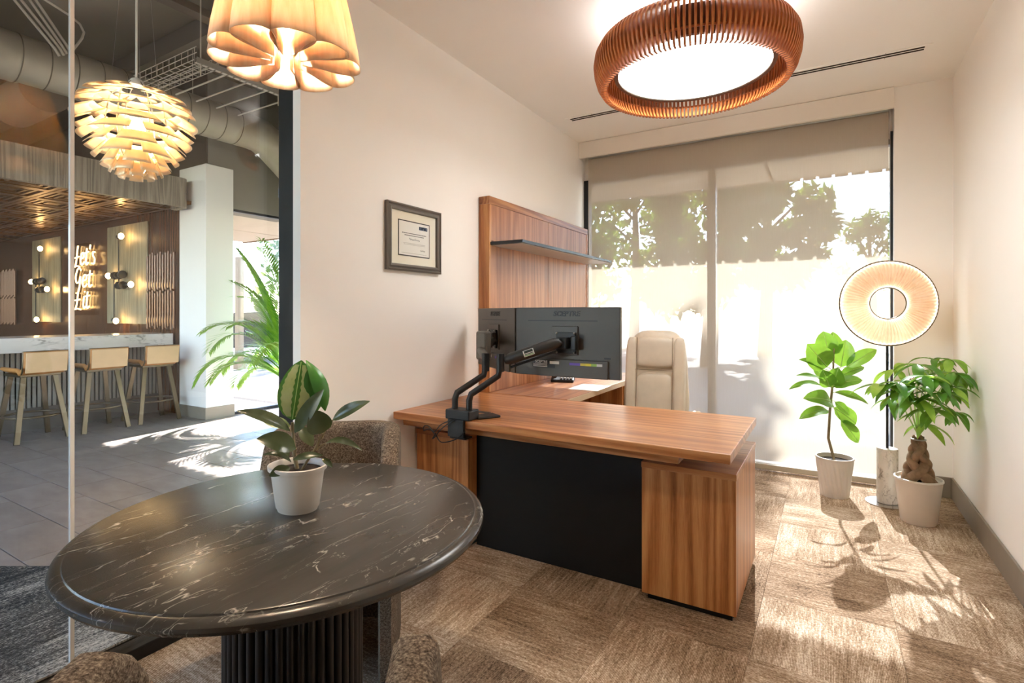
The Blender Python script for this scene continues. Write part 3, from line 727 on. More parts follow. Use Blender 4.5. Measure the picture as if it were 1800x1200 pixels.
# ================================================================== petal pendant above the round table
def veneer():
    t = NT('wood_veneer_shade'); v = t.coord((40, 40, 2)); nz = t.noise(v, 1.5, 4, .6)
    col = t.ramp(nz, [(.3, '#E9CFAE'), (.5, '#F0DBC0'), (.7, '#F5E6D0')])
    di = t.bsdf(col, .55); tl = t.n('ShaderNodeBsdfTranslucent'); t.l(col, tl.inputs[0])
    m = t.n('ShaderNodeMixShader'); m.inputs[0].default_value = .35; t.l(di.outputs[0], m.inputs[1]); t.l(tl.outputs[0], m.inputs[2]); return t.done(m)
M['veneer'] = veneer()
pp = thing('petal_pendant', (-1.275, .93, 1.985), 'pale wood veneer pendant with flower petal folds over the table', 'pendant lamp')
NP = 10
sec = []                                                   # one petal in plan: teardrop loop, tip at the core, opens at the core
for k in range(25):
    u = k/24; a = (u-.5)*2*PI*.955                              # -pi..pi, 0 = outer end
    r = .022+.172*(math.cos(a/2))**.85 if abs(a) < PI-.001 else .022
    half = .053*math.sin(a)*(.55+.45*math.cos(a/2)**.5) if abs(a) < PI-.001 else 0
    sec.append((r, half+math.copysign(.004, a)))
def petal_fn(u, v):
    i = u*24; k = min(int(i), 23); f = i-k
    r = sec[k][0]*(1-f)+sec[k+1][0]*f; h = sec[k][1]*(1-f)+sec[k+1][1]*f
    s = 1-.42*(v**1.25)
    sw = .55*(r-.022)                                      # petals curl sideways a little
    ang = sw*1.3
    x, y = r*s, h*s
    return (x*math.cos(ang)-y*math.sin(ang), x*math.sin(ang)+y*math.cos(ang), v*.36)
pe = None
for k in range(NP):
    if pe is None:
        pe = MB().grid(petal_fn, 25, 8).build('petal', M['veneer'], pp, smooth=180)
        so = pe.modifiers.new('thick', 'SOLIDIFY'); so.thickness = .0014; so.offset = 0
    else: inst('petal', pe, pp, (0, 0, 0), (0, 0, 2*PI*k/NP))
MB().lathe([(.001, .12), (.014, .125), (.019, .16), (.014, .22), (.001, .23)], 20, caps=False).build('bulb', emis('pendant_bulb', (1.0, .84, .64, 1), 420.0), pp, smooth=180)
MB().lathe([(.04, .36), (.04, .375), (.012, .40)], 24).build('top_cap', M['white_pl'], pp, smooth=50)
MB().tube([(0, 0, .40), (0, 0, ZC-1.985-.02)], .003, 8).build('cord', M['white_pl'], pp)
MB().lathe([(.06, ZC-1.985-.025), (.06, ZC-1.985-.001)], 24).build('ceiling_canopy', M['white_pl'], pp, smooth=40)

# ================================================================== leaves
def leaf_pts(base, tip, width, nrm, droop=.12, fold=.25, wave=0.0, shape=(.9, .72), nu=9, nv=5):
    base = Vector(base); tip = Vector(tip); ax = tip-base; L = ax.length; d = ax.normalized(); n = Vector(nrm)
    n = n-d*n.dot(d); n = n.normalized() if n.length > 1e-4 else d.orthogonal().normalized(); s = d.cross(n)
    ph_ = random.random()*6
    def fn(u, v):
        p = base+ax*u+n*(droop*L*4*u*(1-u))
        wd = width/2*max(0.0, math.sin(PI*(u**shape[0] if u > 0 else 0)))**shape[1] if 0 < u < 1 else .0015
        k = (v-.5)*2
        return p+s*(wd*k)+n*(abs(k)*wd*fold*(1)+wave*wd*math.sin(u*9+ph_+k*1.5)*abs(k))
    return fn
def leaf(parent, base, tip, width, nrm, mat, name='leaf', origin=None, rib=None, stalk=None, stalk_r=.0025, nu=10, nv=5, **kw):
    o_ = Vector(origin) if origin is not None else Vector((0, 0, 0))
    fn = leaf_pts(Vector(base)-o_, Vector(tip)-o_, width, nrm, **kw)
    lf = MB().grid(fn, nu, nv).build(name, mat, parent, smooth=180)
    if rib:
        MB().tube([fn(k/8*.96+.02, .5)+Vector(nrm).normalized()*.001 for k in range(9)], [width*.022*(1-.8*k/8)+.0006 for k in range(9)], 5).build('midrib', rib, lf, smooth=60)
    if stalk is not None:
        a = Vector(stalk)-o_; b = Vector(base)-o_; mid = (a+b)/2+Vector((0, 0, .15*(b-a).length))
        MB().tube([a, mid, b], stalk_r, 6).build('stalk', M['stem'] if rib is None else rib, lf, smooth=60)
    return lf
toc = lambda p: (Vector((0, 0, CAMZ))-Vector(p)).normalized()

# ------- rubber plant on the table
rp_o = Vector((-1.284, .972, .75))
rp = thing('rubber_plant', rp_o, 'small rubber plant in a white oval pot on the marble table', 'potted plant', rz=0)
po = MB(); po.lathe([(.001, .0), (.054, .0), (.056, .006), (.059, .010), (.071, .098), (.074, .112), (.080, .114), (.081, .124), (.077, .126), (.073, .122), (.070, .106), (.001, .106)], 48, sx=1.06, sy=.92, caps=False)
po.build('pot', M['white_pl'], rp, smooth=40)
MB().lathe([(.001, .112), (.069, .108)], 32, sx=1.06, sy=.92, caps=False).build('soil', M['soil'], rp)
stem_top = at(514, 742, 1.50)
MB().tube([(0, 0, .10), tuple(at(517, 795, 1.50)-rp_o), tuple(stem_top-rp_o)], [.006, .0055, .004], 8).build('stem', M['stem'], rp, smooth=60)
MB().tube([(.012, -.005, .10), tuple(at(556, 785, 1.50)-rp_o), tuple(at(568, 760, 1.50)-rp_o)], [.004, .0035, .003], 8).build('stem', M['stem'], rp, smooth=60)
def rl(b, t, wpx, mat, depth_b=1.5, depth_t=1.5, tilt=(0, 0, .4), **kw):
    B = at(b[0], b[1], depth_b); T_ = at(t[0], t[1], depth_t); n = toc(B)+Vector(tilt)
    return leaf(rp, B, T_, wpx*1.5/932, n, mat, origin=rp_o, **kw)
B_ = at(514, 738, 1.52); T_ = at(530, 633, 1.54); n_ = toc(B_)+Vector((0, 0, .2))
fb_ = leaf_pts(B_-rp_o, T_-rp_o, 62*1.5/932, n_, fold=-.12, droop=.05, shape=(.82, .62))
big = MB().grid(fb_, 14, 9).build('leaf', M['rubber_green'], rp, smooth=180)
for v0, v1 in ((.10, .40), (.60, .86)):
    def band(u, v, v0=v0, v1=v1):
        uu = .05+u*.87; e = .05*math.sin(uu*60+v*3)*(1 if .2 < v < .8 else .3); return fb_(uu, min(.97, max(.03, v0+(v1-v0)*v+e*(1 if v > .5 else -1))))+n_.normalized()*.0012
    MB().grid(band, 40, 5).build('pale_band', M['rubber_var'], big, smooth=180)
MB().tube([fb_(k/10*.95+.02, .5)+n_.normalized()*.0015 for k in range(11)], .0012, 5).build('midrib', M['fig_rib'], big)
rl((572, 722), (538, 633), 30, M['rubber_green'], 1.55, 1.54, (.6, .3, .3), fold=-.4, droop=.22, shape=(.9, .8))
rl((555, 726), (540, 634), 34, M['rubber_green'], 1.56, 1.55, (.3, 0, .2), fold=-.3, droop=.14, shape=(.75, .8))
rl((510, 757), (416, 722), 25, M['rubber'], 1.50, 1.42, (0, 0, .9), droop=.10, stalk=at(516, 762, 1.5))
rl((510, 750), (462, 740), 22, M['rubber_var'], 1.53, 1.52, (0, 0, .6), droop=.08)
rl((518, 760), (569, 684), 27, M['rubber'], 1.48, 1.44, (-.3, 0, .2), fold=.15, droop=.04)
rl((567, 761), (551, 721), 42, M['rubber'], 1.47, 1.46, (0, 0, .2), fold=.2, droop=.02, shape=(.7, .6), stalk=at(556, 790, 1.49))
rl((585, 738), (650, 705), 23, M['rubber'], 1.50, 1.46, (0, 0, .5), droop=.06, stalk=at(566, 770, 1.5))
rl((573, 779), (636, 791), 15, M['rubber'], 1.50, 1.48, (0, 0, 1.0), droop=.22, stalk=at(556, 792, 1.5))
rl((520, 788), (451, 771), 36, M['rubber'], 1.48, 1.42, (0, 0, .5), droop=.12, stalk=at(519, 800, 1.49))
rl((512, 812), (462, 799), 13, M['rubber'], 1.47, 1.44, (0, 0, 1.4), droop=.2)
rl((528, 750), (550, 784), 22, M['rubber'], 1.50, 1.48, (.2, 0, .2), droop=.06)
rl((510, 822), (473, 837), 21, M['rubber'], 1.45, 1.42, (0, 0, .8), droop=.06)
rl((515, 808), (567, 800), 15, M['rubber'], 1.46, 1.48, (0, 0, .9), droop=.10)
rl((566, 806), (584, 821), 11, M['rubber'], 1.47, 1.47, (0, 0, .9), droop=.12)
rl((505, 808), (497, 786), 14, M['rubber'], 1.49, 1.52, (0, 0, .4), droop=.06)

# ------- fiddle leaf fig
fo = Vector((.035, 4.43, 0)); FD = fo.dot(FWD)
ff = thing('fiddle_leaf_fig', fo, 'fiddle leaf fig in a spiral ribbed white pot by the window', 'potted plant')
def pot_fn(u, v):
    a = 2*PI*u; r = .088+.030*v; rb = .0022*math.sin(22*a+v*9)*(1 if .04 < v < .93 else 0)
    return ((r+rb)*math.cos(a), (r+rb)*math.sin(a), .002+v*.268)
m = MB(); m.grid(pot_fn, 176, 24, wrapu=True); m.build('pot', M['ribpot'], ff, smooth=60)
MB().lathe([(.118, .262), (.122, .270), (.120, .277), (.112, .277), (.108, .245)], 48, caps=False).build('rim', M['ribpot'], ff, smooth=50)
MB().lathe([(.001, .25), (.109, .247)], 32, caps=False).build('soil', M['soil'], ff)
MB().lathe([(.001, .001), (.088, .001), (.088, .004)], 48, caps=False).build('pot_bottom', M['ribpot'], ff)
tr = [Vector((0, -.0, .24)), at(1456, 770, FD)-fo, at(1459, 720, FD)-fo, at(1463, 680, FD)-fo, at(1465, 640, FD)-fo, at(1466, 612, FD)-fo]
MB().tube(tr, [.010, .009, .0085, .008, .006, .004], 9).build('trunk', M['stem'], ff, smooth=60)
def fg(b, t, wpx, db=0.0, dt=0.0, tilt=(0, 0, .3), att=None, **kw):
    B = at(b[0], b[1], FD+db); T_ = at(t[0], t[1], FD+dt)
    kw.setdefault('droop', .08); kw.setdefault('shape', (.85, .62)); kw.setdefault('wave', .12); kw.setdefault('fold', .22)
    s_ = at(*att, FD) if att else None
    return leaf(ff, B, T_, wpx*FD/932, toc(B)+Vector(tilt), M['fig'], origin=fo, rib=M['fig_rib'], stalk=s_, stalk_r=.0022, **kw)
random.seed(3)
fg((1454, 645), (1419, 604), 44, -.03, -.08, (0, 0, .1), (1465, 655))
fg((1458, 625), (1447, 582), 36, .03, .05, (0, 0, .0), (1465, 645))
fg((1466, 622), (1464, 583), 26, .06, .09, (.5, 0, .0), (1466, 640))
fg((1478, 645), (1487, 597), 36, .04, .06, (0, 0, .1), (1466, 652))
fg((1488, 645), (1541, 614), 25, .0, -.03, (0, 0, .3), (1466, 655))
fg((1449, 648), (1404, 632), 17, .0, -.05, (0, 0, .8), (1464, 660))
fg((1452, 671), (1400, 660), 13, -.04, -.14, (0, 0, 1.3), (1463, 675))
fg((1443, 677), (1387, 684), 14, .0, -.05, (0, 0, 1.2), (1463, 682), droop=.14)
fg((1465, 678), (1516, 668), 26, -.06, -.14, (0, 0, .9), (1464, 680))
fg((1478, 660), (1519, 645), 19, .03, .05, (0, 0, .6), (1465, 668))
fg((1467, 689), (1526, 710), 15, -.03, -.08, (0, 0, 1.0), (1463, 692), droop=.12)
fg((1463, 709), (1412, 700), 32, -.04, -.10, (0, 0, .5), (1462, 700), droop=.14)
fg((1456, 722), (1405, 736), 22, .0, -.04, (0, 0, .8), (1462, 715), droop=.14)
fg((1466, 716), (1505, 745), 30, .02, .04, (.2, 0, .2), (1462, 710))
fg((1478, 738), (1509, 778), 24, .0, .0, (.2, 0, .4), (1462, 714))
fg((1468, 706), (1493, 730), 16, -.03, -.07, (.3, 0, .6), (1463, 703))
fg((1458, 680), (1446, 650), 28, -.06, -.10, (0, 0, .4), (1464, 685))
fg((1464, 680), (1474, 646), 30, -.05, -.10, (0, 0, .4), (1464, 685))
fg((1458, 672), (1430, 646), 20, .06, .12, (0, 0, .5), (1464, 680))
fg((1470, 682), (1500, 660), 22, .07, .14, (0, 0, .5), (1464, 682))

# ------- money tree
mo = Vector((.478, 4.13, 0)); MD = mo.dot(FWD)
mt = thing('money_tree', mo, 'money tree with a braided trunk in a plain white pot in the corner', 'potted plant')
MB().lathe([(.001, .001), (.088, .001), (.093, .01), (.122, .262), (.127, .268), (.126, .277), (.118, .278), (.114, .262), (.001, .25)], 56, caps=False).build('pot', M['white_pl'], mt, smooth=40)
MB().lathe([(.001, .256), (.114, .252)], 32, caps=False).build('soil', M['soil'], mt)
for k in range(6):
    a0 = 2*PI*k/6; P_ = []; R_ = []; sg_ = 1 if k % 2 else -1
    for i in range(26):
        u = i/25; rr = .050*(1-u)**1.3+.017+.007*math.sin(u*16+k*PI); a = a0+sg_*u*5.4
        P_.append((rr*math.cos(a), rr*math.sin(a), .235+.30*u)); R_.append(.021*(1-u)**.8+.0125)
    MB().tube(P_, R_, 9).build('braid_strand', M['trunk'], mt, smooth=60)
MB().torus((0, 0, .515), .036, .005, n=24).build('tie', M['steel'], mt, smooth=60)
random.seed(21)
heads = [(1612, 640, -.1), (1575, 650, .05), (1550, 675, -.15), (1600, 668, -.2), (1640, 632, .0), (1668, 632, -.05), (1690, 655, -.1), (1640, 665, -.25), (1670, 680, -.25),
         (1585, 690, -.2), (1615, 700, -.25), (1700, 690, -.05), (1655, 715, -.2), (1625, 745, -.05), (1690, 725, -.12), (1565, 700, .1), (1645, 650, .15), (1625, 660, -.28), (1595, 640, .1), (1675, 655, -.2), (1655, 690, -.3), (1610, 680, -.3), (1635, 720, -.28), (1578, 672, -.22), (1705, 665, .05)]
for hi, (hx, hy, dd) in enumerate(heads):
    hd = at(hx, hy, MD+dd); hd.x = min(hd.x, .66)
    st = mo+Vector((0, 0, .54)); mid = (st+hd)/2+Vector((0, 0, .05))
    MB().tube([st-mo, mid-mo, hd-mo], [.0045, .003, .002], 6).build('leaf_stalk', M['fig_rib'], mt, smooth=60)
    out = (hd-st); out.z = 0; out = out.normalized() if out.length > .02 else Vector((0, -1, 0))
    base_a = math.atan2(out.y, out.x); n = random.choice((5, 5, 6))
    for q in range(n):
        a = base_a+(q-(n-1)/2)*(5.0/n)+random.uniform(-.2, .2); Ln = random.uniform(.12, .20)
        dz = -random.uniform(.25, .95)
        tip = hd+Vector((math.cos(a), math.sin(a), dz)).normalized()*Ln
        if tip.x > .735: tip.x = .735
        leaf(mt, hd, tip, Ln*random.uniform(.27, .36), Vector((math.cos(a)*.5, math.sin(a)*.5, 1)), M['money_lt'] if (hi in (5, 1, 13) or random.random() < .12) else M['money'],
             origin=mo, droop=random.uniform(.06, .16), fold=.3, shape=(.85, .85), nu=8, nv=5)

# ================================================================== ring floor lamp
lo = Vector((.343, 4.43, 0))
lp = thing('ring_floor_lamp', lo, 'floor lamp with a glowing pleated ring shade on a marble cylinder', 'floor lamp')
MB().lathe([(.001, 0), (.128, 0), (.128, .006), (.001, .006)], 56, caps=False).build('base_plate', M['chrome'], lp, smooth=30)
MB().lathe([(.001, .006), (.060, .006), (.062, .009), (.062, .375), (.060, .378), (.001, .378)], 48, caps=False).build('marble_base', M['marble_lamp'], lp, smooth=30)
MB().tube([(0, 0, .37), (0, 0, 1.09)], .008, 10).build('pole', M['frame_dark'], lp, smooth=60)
RC = Vector((.0, -.03, 1.366)); ang = math.radians(12); ux = Vector((math.cos(ang), math.sin(ang), 0)); un = Vector((math.sin(ang), -math.cos(ang), 0)); uz = Vector((0, 0, 1))
R1, R0 = .286, .107
def pleat():
    t = NT('pleated_shade_paper'); lw = t.noise(t.coord(), 20, 2)
    col = t.ramp(lw, [(.3, '#F2DDC6'), (.7, '#F8E8D6')])
    di = t.n('ShaderNodeBsdfDiffuse'); t.l(col, di.inputs[0]); tl = t.n('ShaderNodeBsdfTranslucent'); t.l(col, tl.inputs[0])
    m = t.n('ShaderNodeMixShader'); m.inputs[0].default_value = .7; t.l(di.outputs[0], m.inputs[1]); t.l(tl.outputs[0], m.inputs[2]); return t.done(m)
M['pleat'] = pleat()
def ring_side(sgn, name):
    N = 144
    def fn(u, v):
        a = 2*PI*u; r = R0+(R1-R0)*v; k = int(round(u*N)) % 2
        d = .028*math.sin(PI*v)**.7+(.007 if k else -.007)*(.35+.65*v)*(1 if .02 < v < .98 else 0)
        return RC+(ux*math.cos(a)+uz*math.sin(a))*r+un*(sgn*(d+.003))
    return MB().grid(fn, N, 8, wrapu=True).build(name, M['pleat'], lp)
ring_side(1, 'pleated_front'); ring_side(-1, 'pleated_back')
MB().torus(RC, R1, .0055, un, 72).build('outer_hoop', M['bronze'], lp, smooth=60)
MB().torus(RC, R0, .0045, un, 48).build('inner_hoop', M['bronze'], lp, smooth=60)
MB().torus(RC, R0+.012, .005, un, 48).build('light_strip', emis('ring_led', (1.0, .88, .74, 1), .9), lp, smooth=60)
MB().torus(RC, R1-.012, .005, un, 72).build('light_strip', emis('ring_led_outer', (1.0, .88, .74, 1), 1.2), lp, smooth=60)
MB().tube([RC-uz*R0, RC-uz*(R1+.0)], .005, 8).build('support_rod', M['bronze'], lp)
MB().tube([(.062, -.05, .02), (.085, -.04, .008), (.12, .02, .004), (.16, .20, .004)], .003, 6).build('power_cord', M['white_pl'], lp)
# ================================================================== the lobby shell
lf_ = struct(MB().box(-13.7, -2.29, -2.6, 4.92, -.06, -.010).build('floor_lobby', M['grout']))
tp = None
for j in range(0, 16):
    y0 = .16+j*.308-.02
    for i in range(-1, 9):
        x0 = -8.2+i*.61+(j % 2)*.305
        cxm, cym = x0+.305, y0+.154
        if cxm < -8.0 or cxm+.3 > -2.29 or y0 > 4.6: continue
        if (cym-1.10) < (cxm+3.46)*.598-.75: continue
        l_ = (cxm, cym, 0)
        tp = MB().box(-.3025, .3025, -.1515, .1515, -.010, 0).build('floor_tile', M['ltile'], lf_, l_, bevel=.0012, seg=1) if tp is None else inst('floor_tile', tp, lf_, l_)
MB().box(-13.6, -8.0, -2.5, 3.6, -.01, -.001).box(-2.9, -2.29, 1.9, 4.85, -.01, -.0015).box(-8.0, -5.2, -2.5, .2, -.01, -.0015).build('floor_field', M['ltile'], lf_)
def clip_poly(poly, a, b, c):
    out = []
    for i in range(len(poly)):
        p, q = poly[i], poly[(i+1) % len(poly)]; dp = a*p[0]+b*p[1]-c; dq = a*q[0]+b*q[1]-c
        if dp <= 0: out.append(p)
        if dp*dq < 0: t = dp/(dp-dq); out.append((p[0]+(q[0]-p[0])*t, p[1]+(q[1]-p[1])*t))
    return out
ca, cb_, cc = -.598, 1.0, 1.10+.598*3.46
for i in range(0, 17):
    for j in range(0, 5):
        x0 = -6.4+i*.25; y0 = -2.6+j*1.0+(i % 4)*.25-.5
        pl = clip_poly([(x0, y0), (x0+.25, y0), (x0+.25, y0+1), (x0, y0+1)], ca, cb_, cc)
        if len(pl) < 3 or x0+.25 > -2.29: continue
        cxm, cym = x0+.125, y0+.5
        MB().prism([((y-cym), -(x-cxm)) for x, y in pl], -.004, .0035).build('carpet_plank', M['carpet_blue'], lf_, (cxm, cym, 0), rot=(0, 0, PI/2))
struct(MB().box(-13.7, -2.25, -2.7, 5.0, 4.25, 4.35).build('ceiling_lobby', M['lobby_ceiling']))
struct(MB().box(-13.8, -13.6, -2.7, 5.0, 0, 4.3).build('wall_lobby_far', M['lobby_brown']))
struct(MB().box(-13.7, -2.29, -2.7, -2.6, 3.5, 4.3).box(-13.7, -12.6, -2.7, -2.6, 0, 3.5).box(-2.7, -2.29, -2.7, -2.6, 0, 3.5).build('wall_lobby_front', M['lobby_grey']))
wi4 = thing('added_window', (0, -2.65, 0), 'unseen lobby glazing added behind the viewer to let daylight in', 'window', kind='structure')  # unseen glazing, added so daylight reaches the lobby and bar
for k in range(8): MB().box(-12.6+k*1.414-.03, -12.6+k*1.414+.03, -.03, .03, 0, 3.5).build('mullion', M['frame_dark'], wi4)
for k in range(7): MB().box(-12.57+k*1.414, -11.216+k*1.414, -.004, .004, .0, 3.5).build('pane', M['glass_ext'], wi4)
struct(MB().box(-2.29, -2.25, -2.7, 5.0, 2.956, 4.3).box(-2.256, -2.2505, 1.66, 4.92, 0, 2.956).build('wall_lobby_right', M['wall_warm']))
struct(MB().box(-13.6, -7.08, 3.66, 3.76, 0, 2.70).build('wall_bar', M['copper_wall']))
struct(MB().box(-13.6, -6.53, 3.64, 3.80, 2.70, 4.25).build('wall_bar_upper', M['lobby_brown']))
struct(MB().box(-6.95, -6.52, 3.66, 4.90, 2.63, 4.25).build('wall_lobby_upper', M['lobby_grey']))
cl = thing('column', (-6.8, 3.8, 0), 'white square column beside the bar end', 'column', kind='structure')
MB().box(-.30, .30, -.176, .17, 0, 3.12).build('shaft', M['wall'], cl, bevel=.003)
MB().box(-.305, .312, -.188, .182, 0, .145).build('base_trim', M['base'], cl, bevel=.003)
wi2 = thing('window_2', (-6.56, 0, 0), 'lobby corner window beside the white column', 'window', kind='structure')
MB().box(-.03, .03, 3.97, 4.84, 0, .035).build('sill', M['frame_dark'], wi2)
MB().box(-.03, .03, 3.97, 4.84, 2.60, 2.64).build('head', M['frame_dark'], wi2)
MB().box(-.03, .03, 4.80, 4.86, 0, 2.64).build('jamb', M['frame_dark'], wi2)
MB().box(-.004, .004, 3.97, 4.80, .035, 2.60).build('pane', M['glass_ext'], wi2)
wi3 = thing('window_3', (0, 4.86, 0), 'lobby glass front beyond the office wall', 'window', kind='structure')
for x_ in (-6.53, -5.27, -3.8, -2.36): MB().box(x_-.03, x_+.03, -.03, .03, 0, 2.64).build('mullion', M['frame_dark'], wi3)
MB().box(-6.53, -2.33, -.03, .03, 0, .04).build('sill', M['frame_dark'], wi3)
MB().box(-6.53, -2.33, -.03, .03, 2.59, 2.64).build('head', M['frame_dark'], wi3)
for a, b in ((-6.5, -5.3), (-5.24, -3.83), (-3.77, -2.39)): MB().box(a, b, -.004, .004, .04, 2.59).build('pane', M['glass_ext'], wi3)
struct(MB().box(-6.95, -2.25, 4.80, 4.98, 2.64, 4.25).build('wall_lobby_back', M['lobby_grey']))

# ceiling deck ribs, beams
dkb = thing('ceiling_beams', (0, 0, 0), 'painted steel beams under the dark lobby ceiling', 'beams', kind='structure')
for y_ in (.2, 1.6, 3.0, 4.4):
    MB().box(-13.5, -2.34, y_-.05, y_+.05, 4.05, 4.25).build('beam', M['lobby_ceiling'], dkb)
for x_ in (-4.9, -7.4): MB().box(x_-.06, x_+.06, -2.5, 4.9, 3.98, 4.05).build('beam', M['lobby_brown'], dkb)

# duct
du = thing('air_duct', (-6.0, 0, 3.49), 'round painted spiral duct hung under the lobby ceiling', 'duct')
path = [(0, -2.55, 0), (0, 3.85, 0), (0, 4.0, -.02), (.0, 4.15, -.09), (.0, 4.35, -.24), (.0, 4.45, -.32), (.0, 4.60, -.36), (0, 4.78, -.37)]
MB().tube(path, .205, 40).build('duct_pipe', M['duct'], du, smooth=50)
rp_ = None
for k in range(28):
    l_ = (0, -1.6+k*.195, 0)
    if rp_ is None: rp_ = MB().torus((0, 0, 0), .205, .005, (0, 1, 0), 40, 6).build('seam_ring', M['lobby_ceiling'], du, l_, smooth=60)
    else: inst('seam_ring', rp_, du, l_)
MB().tube([(0, 1.93, -.20), (-.75, 1.93, -.20)], .19, 32).build('branch', M['lobby_brown'], du, smooth=50)
for y_ in (-.8, 1.25, 3.2):
    MB().tube([(0, y_, .2), (0, y_, .76)], .004, 6).build('hanger_rod', M['conduit'], du)

# strut rail with rods and wire basket
sr = thing('strut_rail', (-4.4, 2.37, 3.33), 'slotted pale strut rail hung on rods by the duct', 'strut rail')
for k in range(24):
    if k % 1 == 0: MB().box(-.02, .02, k*.055, k*.055+.04, -.004, 0).build('web', M['conduit'], sr)
MB().box(-.022, -.015, 0, 1.32, -.005, .04).box(.015, .022, 0, 1.32, -.005, .04).build('channel', M['lobby_grey'], sr)
for y_ in (.04, .75, 1.28): MB().tube([(0, y_, -.10), (0, y_, .92)], .005, 6).build('hanger_rod', M['conduit'], sr)
for y_ in (.33, .52, .72, .95): MB().tube([(-.95, y_, .055), (.30, y_, .055)], .008, 6).build('cross_rod', M['conduit'], sr)
wb_ = thing('wire_basket', (-4.98, 2.52, 3.40), 'wire mesh cable basket beside the strut rail', 'cable tray')
for q, (y_, z_) in enumerate(((-.10, .10), (-.10, .05), (-.10, 0), (-.05, 0), (0, 0), (.05, 0), (.10, 0), (.10, .05), (.10, .10))):
    MB().tube([(-.55, y_, z_), (.50, y_, z_)], .0035, 5).build('wire', M['conduit'], wb_)
wp = None
for k in range(11):
    l_ = (-.53+k*.1, 0, 0)
    wp = MB().tube([(0, -.1, .1), (0, -.1, 0), (0, .1, 0), (0, .1, .1)], .003, 5).build('hoop_wire', M['conduit'], wb_, l_) if wp is None else inst('hoop_wire', wp, wb_, l_)
cd_ = thing('conduits', (-5.5, 1.6, 3.7), 'bundle of pale conduits dropping to the duct', 'conduit')
for k, (a, b) in enumerate((((.0, -.20, .25), (.02, .22, -.22)), ((.0, -.15, .27), (.02, .25, -.2)), ((.0, -.07, .29), (.02, .27, -.18)), ((.0, -.02, .30), (.02, .30, -.16)))):
    MB().tube([(a[0], a[1]-.2, a[2]+.22), a, b, (b[0], b[1]+.03, b[2]-.05)], .011, 7).build('conduit', M['conduit'], cd_, smooth=60)
c2_ = thing('bent_conduit', (-5.7, 1.8, 3.9), 'single bent conduit curling under the lobby ceiling', 'conduit')
MB().tube([(0, -.15, .12), (0, .0, .06), (0, .20, 0), (0, .27, -.04), (0, .30, -.10), (0, .285, -.16), (0, .22, -.29)], .010, 8).build('conduit', M['conduit'], c2_, smooth=60)

# ================================================================== bar
cn = thing('bar_canopy', (0, 0, 0), 'weathered plank bar canopy with a rounded end and bronze tile underside', 'canopy')
pts = [(-6.75, -2.5), (-6.75, 3.47)]+[(-6.85+.10*math.cos(a), 3.47+.10*math.sin(a)) for a in (PI/8, PI/4, 3*PI/8, PI/2)]+[(-7.06, 3.57), (-7.06, 3.50), (-6.85, 3.50), (-6.82, 3.47), (-6.82, -2.5)]
MB().prism(pts, 2.59, 2.945).build('fascia', M['grey_plank'], cn, smooth=30)
MB().box(-13.55, -6.82, -2.5, 3.5, 2.88, 2.94).build('top_deck', M['lobby_brown'], cn)
tpx = None
for i in range(11):
    for j in range(9):
        l_ = (-7.12-i*.6, 3.34-j*.6, 2.66)
        if l_[0] < -13.3: continue
        if tpx is None:
            m = MB(); m.box(-.3, .3, -.3, .3, .02, .03)
            for s0, s1, h in ((.295, .25, .0), (.21, .185, .006), (.145, .12, .006)):
                for (x0, x1, y0, y1) in ((-s0, s0, s1, s0), (-s0, s0, -s0, -s1), (-s0, -s1, -s1, s1), (s1, s0, -s1, s1)): m.box(x0, x1, y0, y1, h-.01, .02)
            m.box(-.07, .07, -.07, .07, .0, .02)
            tpx = m.build('ceiling_tile', M['copper_tile'], cn, l_)
        else: inst('ceiling_tile', tpx, cn, l_)

bc = thing('bar_counter', (-7.2, 0, 0), 'white marble bar counter over a front of grey vertical slats', 'bar counter')
MB().box(-.68, 0, -2.0, 3.60, .885, 1.04).build('counter_slab', M['marble_white'], bc, bevel=.004)
MB().box(-.90, -.375, -2.0, 3.60, .25, .884).build('bar_body', M['slat_back'], bc)
MB().box(-.88, -.385, -2.0, 3.60, 0, .25).build('kick_base', M['tile_dark'], bc)
spx = None
for k in range(100):
    l_ = (-.362, 3.585-k*.045, 0)
    spx = MB().box(-.013, .013, -.014, .014, .255, .882).build('slat', M['slat_grey'], bc, l_) if spx is None else inst('slat', spx, bc, l_)

def stool(y, label, rz):
    t = thing('bar_stool', (-7.08, y, 0), label, 'bar stool', 'bar stools along the counter', rz=rz)
    def bucket(u, v):                                     # seat pan curling up into the back (+x is the back)
        s = u
        if s < .55: x = -.20+.36*s/.55; z = .70+.012*math.cos(v*PI*2)*0
        else:
            a = (s-.55)/.45; x = .16+.075*math.sin(min(a*2.2, 1)*PI/2)+.02*a; z = .70+.215*a**1.1
        y_ = (v-.5)*(.36 if s < .55 else .36+.02*(s-.55))
        z += .05*abs(v-.5)**3*8*(1 if s < .55 else 0)
        return (x, y_, z)
    b = MB().grid(bucket, 22, 10).build('bucket_seat', M['tan_leather'], t, smooth=60); so = b.modifiers.new('t', 'SOLIDIFY'); so.thickness = .03; so.offset = 1
    MB().obox((.289, 0, .805), (.012, .345, .205), Matrix.Rotation(.10, 3, 'Y')).build('back_panel', M['tan_back'], t, bevel=.02, seg=3)
    MB().tube([(.225, -.182, .69), (.255, -.185, .72), (.272, -.185, .915), (.272, .185, .915), (.255, .185, .72), (.225, .182, .69)], .008, 7).build('back_frame', M['bronze'], t, smooth=60)
    MB().box(-.17, .17, -.17, .17, .655, .685).build('seat_plate', M['bronze'], t, bevel=.006)
    for sx in (-1, 1):
        for sy in (-1, 1):
            MB().bar((sx*.13, sy*.13, .66), (sx*.215, sy*.215, 0), .028, .045).build('leg', M['bronze'], t, bevel=.003)
    MB().torus((0, 0, .25), .235, .012, n=40).build('foot_ring', M['bronze'], t, smooth=60)
stool(2.17, 'tan leather bar stool farthest left from the white column', .08)
